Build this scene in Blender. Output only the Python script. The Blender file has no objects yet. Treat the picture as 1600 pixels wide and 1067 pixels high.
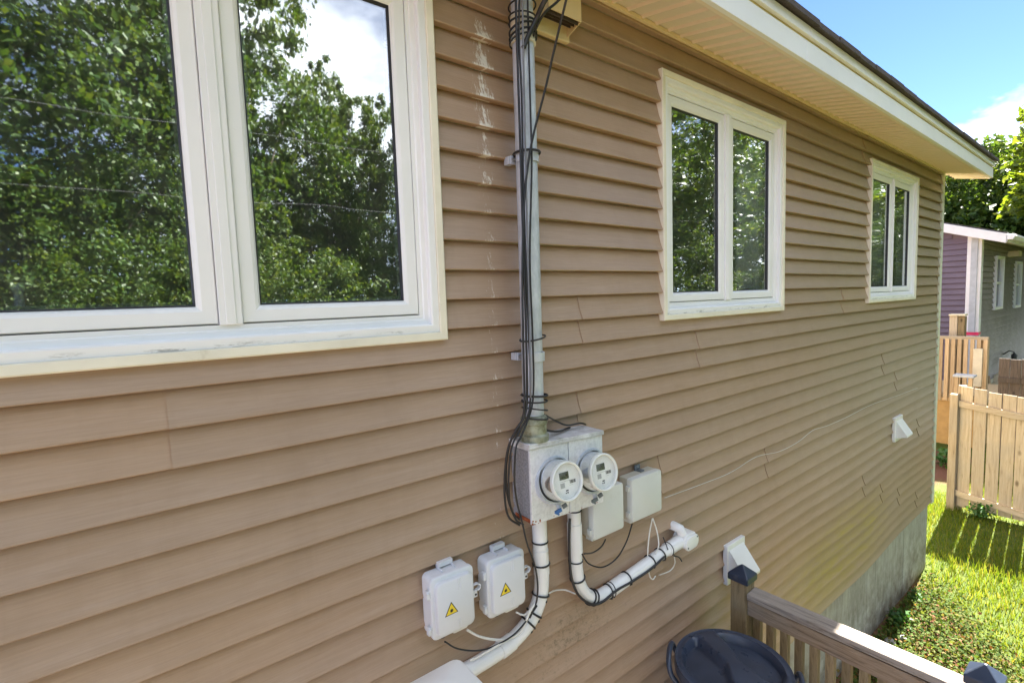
import bpy, math, random
import numpy as np
from mathutils import Vector, Matrix

# ---------------------------------------------------------------- scene, camera, light
scn = bpy.context.scene
col = scn.collection
scn.render.engine = 'CYCLES'
scn.cycles.use_denoising = True
scn.cycles.max_bounces = 8
scn.cycles.transparent_max_bounces = 12
scn.cycles.caustics_reflective = False
scn.cycles.caustics_refractive = False
scn.cycles.sample_clamp_indirect = 6.0
scn.view_settings.view_transform = 'Standard'
scn.view_settings.look = 'None'
scn.view_settings.gamma = 1.0
scn.view_settings.exposure = 3.12

CAM = Vector((0.0, -1.495, 3.30))
YAW, PITCH, ROLL = 0.65526, 0.08146, -0.0352
cd = bpy.data.cameras.new('camera')
cd.sensor_width = 36.0
cd.lens = 17.325
cd.clip_start = 0.02
cd.clip_end = 3000.0
cam = bpy.data.objects.new('camera', cd)
col.objects.link(cam)
_f = Vector((math.sin(YAW) * math.cos(PITCH), math.cos(YAW) * math.cos(PITCH), -math.sin(PITCH)))
_r = Vector((math.cos(YAW), -math.sin(YAW), 0))
_u = _r.cross(_f)
_R = math.cos(ROLL) * _r + math.sin(ROLL) * _u
_U = -math.sin(ROLL) * _r + math.cos(ROLL) * _u
_m = Matrix((_R, _U, -_f)).transposed().to_4x4()
_m.translation = CAM
cam.matrix_world = _m
scn.camera = cam

SUN_EL = math.radians(43.0)
SUN_AZ = math.radians(85.3)            # clockwise from +Y: nearly along the wall, just behind its plane
sun_dir = Vector((math.sin(SUN_AZ) * math.cos(SUN_EL), math.cos(SUN_AZ) * math.cos(SUN_EL), math.sin(SUN_EL)))
sd = bpy.data.lights.new('sun', 'SUN')
sd.energy = 5.0
sd.angle = math.radians(0.53)
sd.color = (1.0, 0.955, 0.88)
sun = bpy.data.objects.new('sun', sd)
col.objects.link(sun)
sun.rotation_euler = sun_dir.to_track_quat('Z', 'Y').to_euler()

world = bpy.data.worlds.new('World')
scn.world = world
world.use_nodes = True
wn, wl = world.node_tree.nodes, world.node_tree.links
wn.clear()
w_out = wn.new('ShaderNodeOutputWorld')
w_bg = wn.new('ShaderNodeBackground')
w_bg.inputs['Strength'].default_value = 0.06
sky = wn.new('ShaderNodeTexSky')
sky.sky_type = 'NISHITA'
sky.sun_disc = False
sky.sun_elevation = SUN_EL
sky.sun_rotation = SUN_AZ
sky.air_density = 0.32
sky.dust_density = 0.0
sky.ozone_density = 4.0
w_tc = wn.new('ShaderNodeTexCoord')
w_map = wn.new('ShaderNodeMapping')
w_map.inputs['Scale'].default_value = (1.0, 1.0, 2.0)
w_map.inputs['Location'].default_value = (0.0, 0.0, 0.0)
w_noise = wn.new('ShaderNodeTexNoise')
w_noise.inputs['Scale'].default_value = 1.5
w_noise.inputs['Detail'].default_value = 7.0
w_noise.inputs['Roughness'].default_value = 0.6
w_ramp = wn.new('ShaderNodeValToRGB')
w_ramp.color_ramp.elements[0].position = 0.44
w_ramp.color_ramp.elements[0].color = (0, 0, 0, 1)
w_ramp.color_ramp.elements[1].position = 0.68
w_ramp.color_ramp.elements[1].color = (0.85, 0.85, 0.85, 1)
w_mix = wn.new('ShaderNodeMix')
w_mix.data_type = 'RGBA'
w_mix.inputs['B'].default_value = (12.0, 12.1, 12.4, 1)
wl.new(w_tc.outputs['Generated'], w_map.inputs['Vector'])
wl.new(w_map.outputs['Vector'], w_noise.inputs['Vector'])
wl.new(w_noise.outputs['Fac'], w_ramp.inputs['Fac'])
wl.new(w_ramp.outputs['Color'], w_mix.inputs['Factor'])
wl.new(sky.outputs['Color'], w_mix.inputs['A'])
wl.new(w_mix.outputs['Result'], w_bg.inputs['Color'])
wl.new(w_bg.outputs['Background'], w_out.inputs['Surface'])

# ---------------------------------------------------------------- materials
class NT:
    def __init__(s, name):
        s.m = bpy.data.materials.new(name)
        s.m.use_nodes = True
        s.n, s.l = s.m.node_tree.nodes, s.m.node_tree.links
        s.n.clear()
        s.out = s.n.new('ShaderNodeOutputMaterial')
        s.tc = None
    def node(s, t, **kw):
        x = s.n.new(t)
        for k, v in kw.items():
            if k.startswith('i_'):
                x.inputs[k[2:].replace('_', ' ')].default_value = v
            else:
                setattr(x, k, v)
        return x
    def link(s, a, b): s.l.new(a, b)
    def obj(s):
        if s.tc is None: s.tc = s.n.new('ShaderNodeTexCoord')
        return s.tc.outputs['Object']
    def mapped(s, scale=(1, 1, 1), loc=(0, 0, 0)):
        mp = s.node('ShaderNodeMapping')
        mp.inputs['Scale'].default_value = scale
        mp.inputs['Location'].default_value = loc
        s.link(s.obj(), mp.inputs['Vector'])
        return mp.outputs['Vector']
    def noise(s, scale, detail=4, rough=.55, mp=(1, 1, 1), dist=0.0, loc=(0, 0, 0)):
        x = s.node('ShaderNodeTexNoise')
        x.inputs['Scale'].default_value = scale
        x.inputs['Detail'].default_value = detail
        x.inputs['Roughness'].default_value = rough
        x.inputs['Distortion'].default_value = dist
        s.link(s.mapped(mp, loc), x.inputs['Vector'])
        return x.outputs['Fac']
    def ramp(s, fac, stops):
        r = s.node('ShaderNodeValToRGB')
        e = r.color_ramp.elements
        while len(e) < len(stops): e.new(0.5)
        for q, (p, c) in zip(e, stops):
            q.position = p
            q.color = (c, c, c, 1) if isinstance(c, (int, float)) else (*c, 1)
        s.link(fac, r.inputs['Fac'])
        return r.outputs['Color']
    def mix(s, fac, a, b, mode='MIX'):
        x = s.node('ShaderNodeMix', data_type='RGBA', blend_type=mode)
        for k, v in (('Factor', fac), ('A', a), ('B', b)):
            if isinstance(v, (int, float)): x.inputs[k].default_value = v if k == 'Factor' else (v, v, v, 1)
            elif isinstance(v, tuple): x.inputs[k].default_value = (*v, 1)
            else: s.link(v, x.inputs[k])
        return x.outputs['Result']
    def math(s, op, a, b=None, clamp=False):
        x = s.node('ShaderNodeMath', operation=op, use_clamp=clamp)
        for i, v in enumerate((a, b)):
            if v is None: continue
            if isinstance(v, (int, float)): x.inputs[i].default_value = v
            else: s.link(v, x.inputs[i])
        return x.outputs[0]
    def xyz(s):
        x = s.node('ShaderNodeSeparateXYZ')
        s.link(s.obj(), x.inputs[0])
        return x.outputs
    def band(s, v, c, w):              # 1 at c, falling to 0 at c +- w
        return s.math('SUBTRACT', 1.0, s.math('DIVIDE', s.math('ABSOLUTE', s.math('SUBTRACT', v, c)), w), clamp=True)
    def bsdf(s, color, rough=.5, metal=0.0, spec=.5, bump=None, bstr=.2, bdist=.002, coat=0.0):
        b = s.node('ShaderNodeBsdfPrincipled')
        for k, v in (('Base Color', color), ('Roughness', rough), ('Metallic', metal)):
            if isinstance(v, (int, float)): b.inputs[k].default_value = v
            elif isinstance(v, tuple): b.inputs[k].default_value = (*v, 1)
            else: s.link(v, b.inputs[k])
        b.inputs['Specular IOR Level'].default_value = spec
        b.inputs['Coat Weight'].default_value = coat
        if bump is not None:
            bp = s.node('ShaderNodeBump')
            bp.inputs['Strength'].default_value = bstr
            bp.inputs['Distance'].default_value = bdist
            s.link(bump, bp.inputs['Height'])
            s.link(bp.outputs['Normal'], b.inputs['Normal'])
        s.link(b.outputs[0], s.out.inputs['Surface'])
        return s.m

M = {}

def simple(name, c, rough=.5, metal=0.0, var=.12, scale=9.0, spec=.5, bump=0.15, bscale=60, dirt=None, coat=0.0):
    t = NT(name)
    n = t.noise(scale, 5)
    lo = tuple(v * (1 - var) for v in c)
    hi = tuple(min(1, v * (1 + var)) for v in c)
    cc = t.ramp(n, [(.3, lo), (.7, hi)])
    if dirt:
        dm = t.ramp(t.noise(dirt[1], 6, .65, loc=(3, 7, 1)), [(dirt[2], 0), (dirt[2] + .12, dirt[3])])
        cc = t.mix(dm, cc, dirt[0])
    rr = t.ramp(t.noise(scale * 1.7, 3), [(.3, rough * .85), (.7, min(1, rough * 1.15))])
    M[name] = t.bsdf(cc, rr, metal, spec, t.noise(bscale, 4), bump, .002, coat)

# vinyl siding: faded brown, wood-grain emboss, chalk runs beside the mast, algae below the pipe, yellow-green tint low down
t = NT('siding')
X, Y, Z = t.xyz()
big = t.noise(.8, 4, .6)
fine = t.noise(7, 6, .7, (.35, 1, 6))
base = t.ramp(big, [(.3, (.350, .234, .148)), (.7, (.405, .284, .192))])
base = t.mix(t.ramp(fine, [(.35, .0), (.75, .42)]), base, (.48, .36, .27))
em = t.noise(1.0, 4, .7, (7, 1, 230), .6, (2, 2, 5))
base = t.mix(t.ramp(em, [(.40, .0), (.62, .26)]), base, (.24, .155, .095))
oi = t.node('ShaderNodeObjectInfo')
hs = t.node('ShaderNodeHueSaturation')
t.link(base, hs.inputs['Color'])
t.link(t.math('ADD', t.math('MULTIPLY', oi.outputs['Random'], .09), .955), hs.inputs['Value'])
t.link(t.math('ADD', t.math('MULTIPLY', oi.outputs['Random'], .12), .94), hs.inputs['Saturation'])
base = hs.outputs[0]
grime = t.ramp(t.noise(3.0, 6, .7, (2.5, 1, .6), .5, (7, 3, 2)), [(.45, 0), (.75, .22)])
base = t.mix(grime, base, (.24, .16, .10))
lawn_bounce = t.math('MULTIPLY', t.ramp(t.math('MULTIPLY', X, .125), [(.25, 0), (.80, .55)]), t.ramp(t.noise(1.6, 5, .6, (.7, 1, 1.2), 0, (1, 5, 8)), [(.3, .55), (.7, 1)]))
base = t.mix(lawn_bounce, base, (.235, .205, .105))  # olive bounce light from the lawn painted into the siding, stronger towards the far end
# chalk runs
streak = t.noise(1.0, 7, .78, (120, 1, 22), .5)
blot = t.noise(1.0, 5, .7, (42, 1, 26), loc=(4, 2, 9))
side = t.math('POWER', t.band(X, 1.052, .10), 1.3)
up = t.ramp(t.math('MULTIPLY', Z, .2), [(.48, .42), (.72, .60), (.775, .78), (.80, 1.0), (.855, 1.0), (.866, 0)])
course = t.math('FRACT', t.math('DIVIDE', t.math('SUBTRACT', Z, 3.113 - .1009 * 40), .1009))
low = t.ramp(course, [(.0, 1.0), (.12, .62), (.6, .42), (1.0, .22)])
amt = t.math('MULTIPLY', t.math('MULTIPLY', side, up), t.math('ADD', t.math('MULTIPLY', low, .8), t.math('MULTIPLY', t.math('SUBTRACT', blot, .35), 1.7)))
chalk = t.ramp(t.math('ADD', streak, t.math('MULTIPLY', amt, .55)), [(.765, 0), (.865, .92)])
chalk = t.math('MULTIPLY', chalk, t.ramp(side, [(.0, 0), (.15, 1)]))
base = t.mix(chalk, base, (.74, .70, .62))
# dark algae below the white conduit
am = t.math('MULTIPLY', t.band(X, 1.42, .50), t.band(Z, 1.86, .22))
alg = t.ramp(t.math('ADD', t.noise(60, 7, .8, (.8, 1, 1.1)), t.math('ADD', t.math('MULTIPLY', am, .18), t.math('MULTIPLY', t.ramp(course, [(.0, 1.0), (.5, .3), (1.0, .7)]), .05))), [(.64, 0), (.80, .6)])
alg = t.math('MULTIPLY', alg, t.ramp(am, [(.02, 0), (.25, 1)]))
base = t.mix(alg, base, (.10, .085, .035))
# yellow-green tint low on the warped courses
ym = t.math('MULTIPLY', t.band(X, 4.55, 1.35), t.band(Z, 1.16, .42))
yl = t.math('MULTIPLY', t.ramp(t.noise(4, 7, .72, (.8, 1, 5)), [(.36, .05), (.62, 1)]), t.ramp(course, [(.02, 1.0), (.30, .75), (.75, .12), (.98, .45)]))
yl = t.math('MULTIPLY', t.ramp(ym, [(.02, 0), (.5, .8)]), yl)
base = t.mix(yl, base, (.34, .27, .015))
rr = t.ramp(fine, [(.3, .36), (.7, .52)])
grain = t.noise(26, 5, .6, (.12, 1, 2.2), 1.2)
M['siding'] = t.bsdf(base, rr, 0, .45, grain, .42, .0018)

simple('trim_cream', (.75, .71, .58), .5, var=.1, scale=5, dirt=((.30, .24, .12), 9, .66, .5))
t = NT('white_vinyl')
X, Y, Z = t.xyz()
c = t.ramp(t.noise(3, 4), [(.3, (.77, .78, .78)), (.7, (.84, .84, .84))])
sp = t.ramp(t.noise(30, 6, .7, (1, 1, 3)), [(.66, 0), (.74, .6)])
c = t.mix(t.math('MULTIPLY', sp, t.ramp(t.noise(2.2, 3), [(.45, 0), (.65, 1)])), c, (.40, .38, .33))
sm = t.math('MULTIPLY', t.band(Z, 3.209, .013), t.ramp(t.noise(11, 6, .75, (1, 1, 5)), [(.53, 0), (.62, .7)]))
c = t.mix(sm, c, (.22, .21, .18))
M['white_vinyl'] = t.bsdf(c, .34, 0, .5, t.noise(40, 3), .06)
simple('gasket', (.02, .021, .024), .55)
simple('spacer', (.35, .36, .37), .3, .6)
simple('dirt_line', (.05, .045, .038), .9)
simple('soffit', (.78, .69, .53), .6, var=.06, scale=2.5, dirt=((.25, .17, .07), 12, .68, .5))
simple('soffit_trim', (.72, .59, .36), .55, var=.08, dirt=((.2, .13, .05), 14, .66, .6))
simple('fascia', (.80, .81, .79), .45, var=.04, scale=2, dirt=((.35, .33, .27), 30, .72, .5), bump=.05)
simple('fascia_groove', (.50, .40, .17), .6, var=.2)
simple('shingle', (.075, .062, .058), .95, var=.5, scale=120, bump=.8, bscale=160)
simple('corner_trim', (.60, .62, .50), .5, var=.08, dirt=((.3, .3, .18), 6, .64, .4))
simple('plaster', (.42, .40, .36), .85)
simple('curtain', (.80, .79, .76), .9, var=.15)
t = NT('concrete')
g = t.ramp(t.noise(2.2, 6, .65, (1.6, 1, .7)), [(.3, (.27, .26, .235)), (.7, (.43, .42, .39))])
v = t.ramp(t.noise(9, 6, .7, (2.2, 1, .35)), [(.42, 0), (.7, .55)])
g = t.mix(v, g, (.56, .55, .51))
X, Y, Z = t.xyz()
low = t.ramp(Z, [(.0, .95), (.75, .15)])
g = t.mix(t.math('MULTIPLY', low, t.ramp(t.noise(6, 5, .7), [(.35, 0), (.65, 1)])), g, (.11, .085, .045))
pit = t.ramp(t.noise(70, 4, .6), [(.68, 0), (.74, .7)])
g = t.mix(pit, g, (.12, .11, .10))
M['concrete'] = t.bsdf(g, .9, 0, .2, t.noise(45, 6, .7), .5, .006)

# glass in the house windows: partly mirror-coated double glazing
t = NT('window_glass')
fr = t.node('ShaderNodeFresnel')
bk = t.node('ShaderNodeNewGeometry')
t.link(t.math('SUBTRACT', 1.5, t.math('MULTIPLY', bk.outputs['Backfacing'], 1.5 - 1 / 1.5)), fr.inputs['IOR'])
wv = t.noise(1.6, 2, .4)
bp = t.node('ShaderNodeBump')
bp.inputs['Strength'].default_value = .22
bp.inputs['Distance'].default_value = .012
t.link(wv, bp.inputs['Height'])
gl = t.node('ShaderNodeBsdfGlossy')
gl.inputs['Roughness'].default_value = 0.018
gl.inputs['Color'].default_value = (.93, .95, .97, 1)
t.link(bp.outputs['Normal'], gl.inputs['Normal'])
tr = t.node('ShaderNodeBsdfTransparent')
tr.inputs['Color'].default_value = (.84, .88, .87, 1)
ms = t.node('ShaderNodeMixShader')
t.link(t.math('ADD', t.math('MULTIPLY', fr.outputs[0], 1.3), .24, clamp=True), ms.inputs[0])
t.link(tr.outputs[0], ms.inputs[1])
t.link(gl.outputs[0], ms.inputs[2])
df = t.node('ShaderNodeBsdfDiffuse')
df.inputs['Color'].default_value = (.55, .55, .52, 1)
m2 = t.node('ShaderNodeMixShader')
t.link(t.ramp(t.noise(4, 7, .75, (3, 1, .7), .6), [(.35, .006), (.8, .055)]), m2.inputs[0])
t.link(ms.outputs[0], m2.inputs[1])
t.link(df.outputs[0], m2.inputs[2])
t.link(m2.outputs[0], t.out.inputs['Surface'])
M['window_glass'] = t.m
t = NT('clear_cover')
fr = t.node('ShaderNodeFresnel')
bk = t.node('ShaderNodeNewGeometry')
t.link(t.math('SUBTRACT', 1.5, t.math('MULTIPLY', bk.outputs['Backfacing'], 1.5 - 1 / 1.5)), fr.inputs['IOR'])
gl = t.node('ShaderNodeBsdfGlossy')
gl.inputs['Roughness'].default_value = 0.03
tr = t.node('ShaderNodeBsdfTransparent')
tr.inputs['Color'].default_value = (.985, .99, .985, 1)
ms = t.node('ShaderNodeMixShader')
t.link(t.math('MULTIPLY', fr.outputs[0], .6, clamp=True), ms.inputs[0])
t.link(tr.outputs[0], ms.inputs[1])
t.link(gl.outputs[0], ms.inputs[2])
t.link(ms.outputs[0], t.out.inputs['Surface'])
M['clear_cover'] = t.m

# electrical gear
t = NT('galvanised')
g = t.ramp(t.noise(30, 5, .7, (1, 1, .35)), [(.3, (.40, .44, .50)), (.7, (.66, .70, .76))])
g = t.mix(t.ramp(t.noise(4, 5, .7), [(.55, 0), (.8, .5)]), g, (.70, .71, .72))
M['galvanised'] = t.bsdf(g, t.ramp(t.noise(14, 4), [(.3, .38), (.7, .62)]), .35, .5, t.noise(50, 4), .2, .002)
t = NT('box_metal')
g = t.ramp(t.noise(60, 6, .75), [(.32, (.60, .61, .63)), (.55, (.75, .76, .78)), (.8, (.82, .83, .85))])
g = t.mix(t.ramp(t.noise(7, 6, .7), [(.6, 0), (.78, .5)]), g, (.42, .42, .40))
M['box_metal'] = t.bsdf(g, .55, .15, .5, t.noise(80, 4), .15, .001)
t = NT('box_side')
g = t.ramp(t.noise(120, 6, .8), [(.3, (.14, .14, .15)), (.7, (.42, .42, .44))])
M['box_side'] = t.bsdf(g, .7, .1, .4, t.noise(120, 4), .2, .001)
simple('box_top', (.60, .61, .62), .6, .15, var=.3, scale=18, dirt=((.22, .23, .15), 14, .55, .7))
simple('rust', (.30, .075, .025), .9, var=.6, scale=40)
simple('old_hub', (.30, .32, .24), .6, .4, var=.35, scale=30, dirt=((.12, .11, .04), 20, .52, .7))
t = NT('chrome')
M['chrome'] = t.bsdf(t.ramp(t.noise(8, 3), [(.3, (.66, .67, .67)), (.7, (.80, .81, .81))]), t.ramp(t.noise(10, 3), [(.3, .1), (.7, .2)]), .92, .5)
simple('meter_rim', (.66, .68, .63), .10, var=.05, coat=.6, bump=.02)
simple('meter_dial', (.86, .86, .84), .5, var=.03, bump=.03)
simple('lcd', (.06, .065, .05), .2, var=.1)
simple('lcd_digit', (.015, .016, .014), .3, var=.0)
simple('print_grey', (.42, .42, .42), .6, var=.1)
simple('print_black', (.02, .02, .02), .6)
simple('blue_seal', (.05, .16, .42), .4)
simple('dark_tag', (.12, .14, .15), .5)
simple('black_cable', (.014, .014, .016), .42, var=.2, bump=.05)
simple('grey_cable', (.16, .17, .19), .45, var=.2)
simple('black_plastic', (.016, .017, .019), .5, var=.2)
simple('white_wire', (.72, .70, .64), .45, var=.08)
simple('old_wire', (.50, .49, .45), .5)
simple('pvc_white', (.76, .76, .74), .32, var=.04, scale=6, dirt=((.42, .38, .28), 16, .68, .4), bump=.03)
simple('cabinet_grey', (.66, .67, .69), .42, var=.03, scale=5, bump=.12, bscale=220)
simple('cabinet_beige', (.58, .60, .56), .5, var=.04, scale=5, bump=.05, dirt=((.42, .40, .30), 6, .6, .4))
simple('cabinet_side', (.44, .42, .34), .5, var=.08)
simple('label_yellow', (.80, .60, .03), .4, var=.03, bump=.02)
simple('vent_white', (.76, .76, .74), .4, var=.03, bump=.04, dirt=((.5, .46, .36), 9, .68, .3))
simple('vent_beige', (.68, .54, .30), .5, var=.06, dirt=((.4, .28, .1), 10, .62, .4))
simple('vent_dark', (.06, .04, .025), .8)

def wood(name, c1, c2, dark, axis, gscale=1.0, rough=.8, knots=True, grey=None):
    t = NT(name)
    st = [14.0, 14.0, 14.0]
    st[axis] = .9
    st = tuple(v * gscale * 2.6 for v in st)
    g = t.noise(1.6, 6, .65, st, .8)
    c = t.ramp(g, [(.28, dark), (.45, c1), (.7, c2)])
    ring = t.noise(7.0, 4, .7, tuple(v * .9 for v in st), 2.0, (5, 1, 2))
    c = t.mix(t.ramp(ring, [(.56, 0), (.68, .55)]), c, dark)
    if grey:
        c = t.mix(t.ramp(t.noise(2.4, 4, .6, loc=(2, 9, 4)), [(.42, 0), (.66, grey[1])]), c, grey[0])
    if knots:
        vo = t.node('ShaderNodeTexVoronoi')
        vo.inputs['Scale'].default_value = 3.2
        ks = [1.7, 1.7, 1.7]
        ks[axis] = .8
        t.link(t.mapped(tuple(ks)), vo.inputs['Vector'])
        c = t.mix(t.ramp(vo.outputs['Distance'], [(.06, .9), (.15, 0)]), c, tuple(v * .6 for v in dark))
    oi = t.node('ShaderNodeObjectInfo')
    hv = t.node('ShaderNodeHueSaturation')
    t.link(c, hv.inputs['Color'])
    t.link(t.math('ADD', t.math('MULTIPLY', oi.outputs['Random'], .4), .8), hv.inputs['Value'])
    M[name] = t.bsdf(hv.outputs[0], rough, 0, .25, g, .5, .004)

wood('rail_wood_y', (.235, .165, .105), (.34, .255, .175), (.07, .045, .028), 1, grey=((.27, .235, .195), .6))
wood('rail_wood_top', (.30, .25, .20), (.42, .36, .30), (.08, .06, .045), 1, grey=((.36, .33, .30), .6))
wood('rail_wood_z', (.24, .17, .085), (.34, .25, .14), (.07, .048, .022), 2, grey=((.19, .16, .10), .5))
wood('deck_wood', (.17, .145, .12), (.25, .215, .18), (.08, .065, .05), 0)
wood('fence_wood', (.47, .37, .25), (.59, .49, .35), (.24, .17, .10), 2, .8, grey=((.40, .35, .28), .5))
wood('fence_rail_wood', (.49, .39, .27), (.61, .51, .37), (.26, .185, .11), 1, .8)
wood('dark_wood', (.085, .065, .05), (.13, .10, .08), (.04, .03, .025), 2)
wood('tan_wood', (.50, .35, .20), (.60, .45, .27), (.30, .19, .10), 2, .6, knots=False)
simple('bark', (.11, .085, .06), .95, var=.45, scale=20, bump=.9, bscale=26)
simple('cap_black', (.022, .032, .056), .36, var=.15, bump=.1, dirt=((.10, .10, .10), 14, .6, .35))
simple('bin_black', (.036, .047, .074), .30, var=.2, bump=.12, bscale=120, dirt=((.11, .11, .11), 24, .66, .5))
simple('post_white', (.78, .78, .76), .35, var=.03, bump=.02)
simple('purple_siding', (.150, .112, .150), .6, var=.1, scale=2)
simple('grey_siding', (.215, .185, .175), .6, var=.1, scale=2)
simple('n_white', (.76, .75, .76), .5, var=.05)
simple('n_cream', (.66, .58, .42), .6, var=.1)
simple('n_tan', (.52, .32, .12), .8, var=.12)
simple('red_tape', (.65, .02, .10), .5)
simple('roof_dark', (.055, .050, .052), .95, var=.3, scale=30)
simple('metal_dark', (.05, .05, .055), .4, .3)
simple('lamp_glass', (.5, .45, .35), .2)
simple('dark_pane', (.035, .04, .045), .08, bump=0)
simple('planter_grey', (.45, .47, .50), .6)
simple('stone', (.30, .29, .28), .9, var=.3, scale=14, bump=.6)
simple('wire_grey', (.22, .22, .23), .6)
simple('bottle_pale', (.60, .65, .72), .25)

def leafmat(name, stops, transl=.35, rough=.5, spec=.35):
    t = NT(name)
    ge = t.node('ShaderNodeNewGeometry')
    c = t.ramp(ge.outputs['Random Per Island'], stops)
    b = t.node('ShaderNodeBsdfPrincipled')
    t.link(c, b.inputs['Base Color'])
    b.inputs['Roughness'].default_value = rough
    b.inputs['Specular IOR Level'].default_value = spec
    tl = t.node('ShaderNodeBsdfTranslucent')
    t.link(t.mix(1.0, c, (1.5, 1.35, .55), 'MULTIPLY'), tl.inputs['Color'])
    ms = t.node('ShaderNodeMixShader')
    ms.inputs[0].default_value = transl
    t.link(b.outputs[0], ms.inputs[1])
    t.link(tl.outputs[0], ms.inputs[2])
    t.link(ms.outputs[0], t.out.inputs['Surface'])
    M[name] = t.m
leafmat('leaf_deep', [(0, (.030, .070, .016)), (.5, (.058, .115, .024)), (1, (.105, .155, .034))], .32)
leafmat('leaf_mid', [(0, (.035, .075, .014)), (.5, (.065, .12, .02)), (1, (.12, .16, .035))], .35)
leafmat('leaf_bright', [(0, (.07, .12, .012)), (.5, (.11, .165, .016)), (1, (.17, .20, .03))], .45)
leafmat('grass_blade', [(0, (.07, .125, .014)), (.5, (.12, .175, .016)), (.85, (.18, .20, .03)), (1, (.24, .21, .07))], .42, .65, .12)
leafmat('cover_leaf', [(0, (.045, .085, .018)), (.5, (.085, .13, .03)), (.84, (.135, .16, .05)), (.93, (.20, .13, .055)), (1, (.20, .08, .04))], .3, .8, .08)
leafmat('weed_leaf', [(0, (.03, .10, .02)), (1, (.07, .16, .04))], .35)

t = NT('soil_lawn')
X, Y, Z = t.xyz()
g1 = t.ramp(t.noise(6, 6, .7), [(.3, (.055, .085, .018)), (.7, (.11, .135, .03))])
s1 = t.ramp(t.noise(9, 6, .7, loc=(4, 1, 0)), [(.3, (.10, .055, .03)), (.7, (.22, .12, .065))])
soil = t.math('ADD', t.math('MULTIPLY', t.math('SUBTRACT', t.math('ADD', 6.85, t.math('MULTIPLY', Y, 1.25)), X), .6), .35)
g = t.mix(t.ramp(t.math('ADD', soil, t.math('MULTIPLY', t.noise(3, 5), .4)), [(.45, 0), (.65, 1)]), g1, s1)
mul = t.math('MULTIPLY', t.band(X, 11.6, 2.0), t.band(Y, 1.0, 1.6))
g = t.mix(t.ramp(t.math('ADD', mul, t.math('MULTIPLY', t.noise(4, 5), .3)), [(.45, 0), (.6, 1)]), g, (.13, .065, .045))
M['soil_lawn'] = t.bsdf(g, .95, 0, .1, t.noise(30, 6, .7), .8, .03)

# ---------------------------------------------------------------- mesh helpers
class MB:
    def __init__(s): s.v, s.f = [], []
    def add(s, v, f):
        o = len(s.v)
        s.v += [tuple(p) for p in v]
        s.f += [tuple(i + o for i in q) for q in f]
        return s
    def box(s, a, b):
        (x0, y0, z0), (x1, y1, z1) = [tuple(min(p, q) for p, q in zip(a, b)), tuple(max(p, q) for p, q in zip(a, b))]
        return s.add([(x0, y0, z0), (x1, y0, z0), (x1, y1, z0), (x0, y1, z0), (x0, y0, z1), (x1, y0, z1), (x1, y1, z1), (x0, y1, z1)],
                     [(0, 3, 2, 1), (4, 5, 6, 7), (0, 1, 5, 4), (1, 2, 6, 5), (2, 3, 7, 6), (3, 0, 4, 7)])
    def hexa(s, p):                      # 8 corners, bottom ring then top ring
        return s.add(p, [(0, 3, 2, 1), (4, 5, 6, 7), (0, 1, 5, 4), (1, 2, 6, 5), (2, 3, 7, 6), (3, 0, 4, 7)])
    def prism(s, poly, y0, y1):          # polygon in x,z extruded in y
        n = len(poly)
        v = [(x, y0, z) for x, z in poly] + [(x, y1, z) for x, z in poly]
        f = [tuple(range(n)), tuple(range(2 * n - 1, n - 1, -1))]
        f += [(i, i + n, (i + 1) % n + n, (i + 1) % n) for i in range(n)]
        return s.add(v, f)
    def rings(s, rs, closed=False, cap=True):
        n = len(rs[0])
        v = [p for r in rs for p in r]
        f = []
        m = len(rs)
        for k in range(m if closed else m - 1):
            a, b = k * n, ((k + 1) % m) * n
            for i in range(n):
                f.append((a + i, a + (i + 1) % n, b + (i + 1) % n, b + i))
        if cap and not closed:
            f.append(tuple(reversed(range(n))))
            f.append(tuple(range((m - 1) * n, m * n)))
        return s.add(v, f)
    def tube(s, pts, r, n=10, closed=False):
        P = [Vector(p) for p in pts]
        R = r if isinstance(r, (list, tuple)) else [r] * len(P)
        m = len(P)
        rs = []
        prev = None
        for i in range(m):
            if closed: d = P[(i + 1) % m] - P[i - 1]
            else: d = P[min(i + 1, m - 1)] - P[max(i - 1, 0)]
            d.normalize()
            if prev is None:
                a = d.orthogonal().normalized()
            else:
                a = prev - d * prev.dot(d)
                a = a.normalized() if a.length > 1e-6 else d.orthogonal().normalized()
            prev = a
            b = d.cross(a)
            rs.append([P[i] + (a * math.cos(q) + b * math.sin(q)) * R[i] for q in [2 * math.pi * k / n for k in range(n)]])
        return s.rings(rs, closed)
    def lathe(s, prof, c, axis, n=32):   # prof: (radius, distance along axis)
        ax = Vector(axis).normalized()
        a = ax.orthogonal().normalized()
        b = ax.cross(a)
        c = Vector(c)
        rs = [[c + ax * h + (a * math.cos(q) + b * math.sin(q)) * max(r, 1e-4) for q in [2 * math.pi * k / n for k in range(n)]] for r, h in prof]
        return s.rings(rs)
    def build(s, name, mat, parent=None, smooth=False, bevel=0.0, angle=None):
        me = bpy.data.meshes.new(name)
        me.from_pydata(s.v, [], s.f)
        me.update()
        o = bpy.data.objects.new(name, me)
        col.objects.link(o)
        me.materials.append(M[mat])
        if smooth:
            me.polygons.foreach_set('use_smooth', [True] * len(me.polygons))
            if angle:
                try: me.set_sharp_from_angle(angle=math.radians(angle))
                except Exception: pass
        if bevel:
            bv = o.modifiers.new('bevel', 'BEVEL')
            bv.width = bevel
            bv.segments = 2
            bv.limit_method = 'ANGLE'
        if parent: o.parent = parent
        return o

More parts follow.
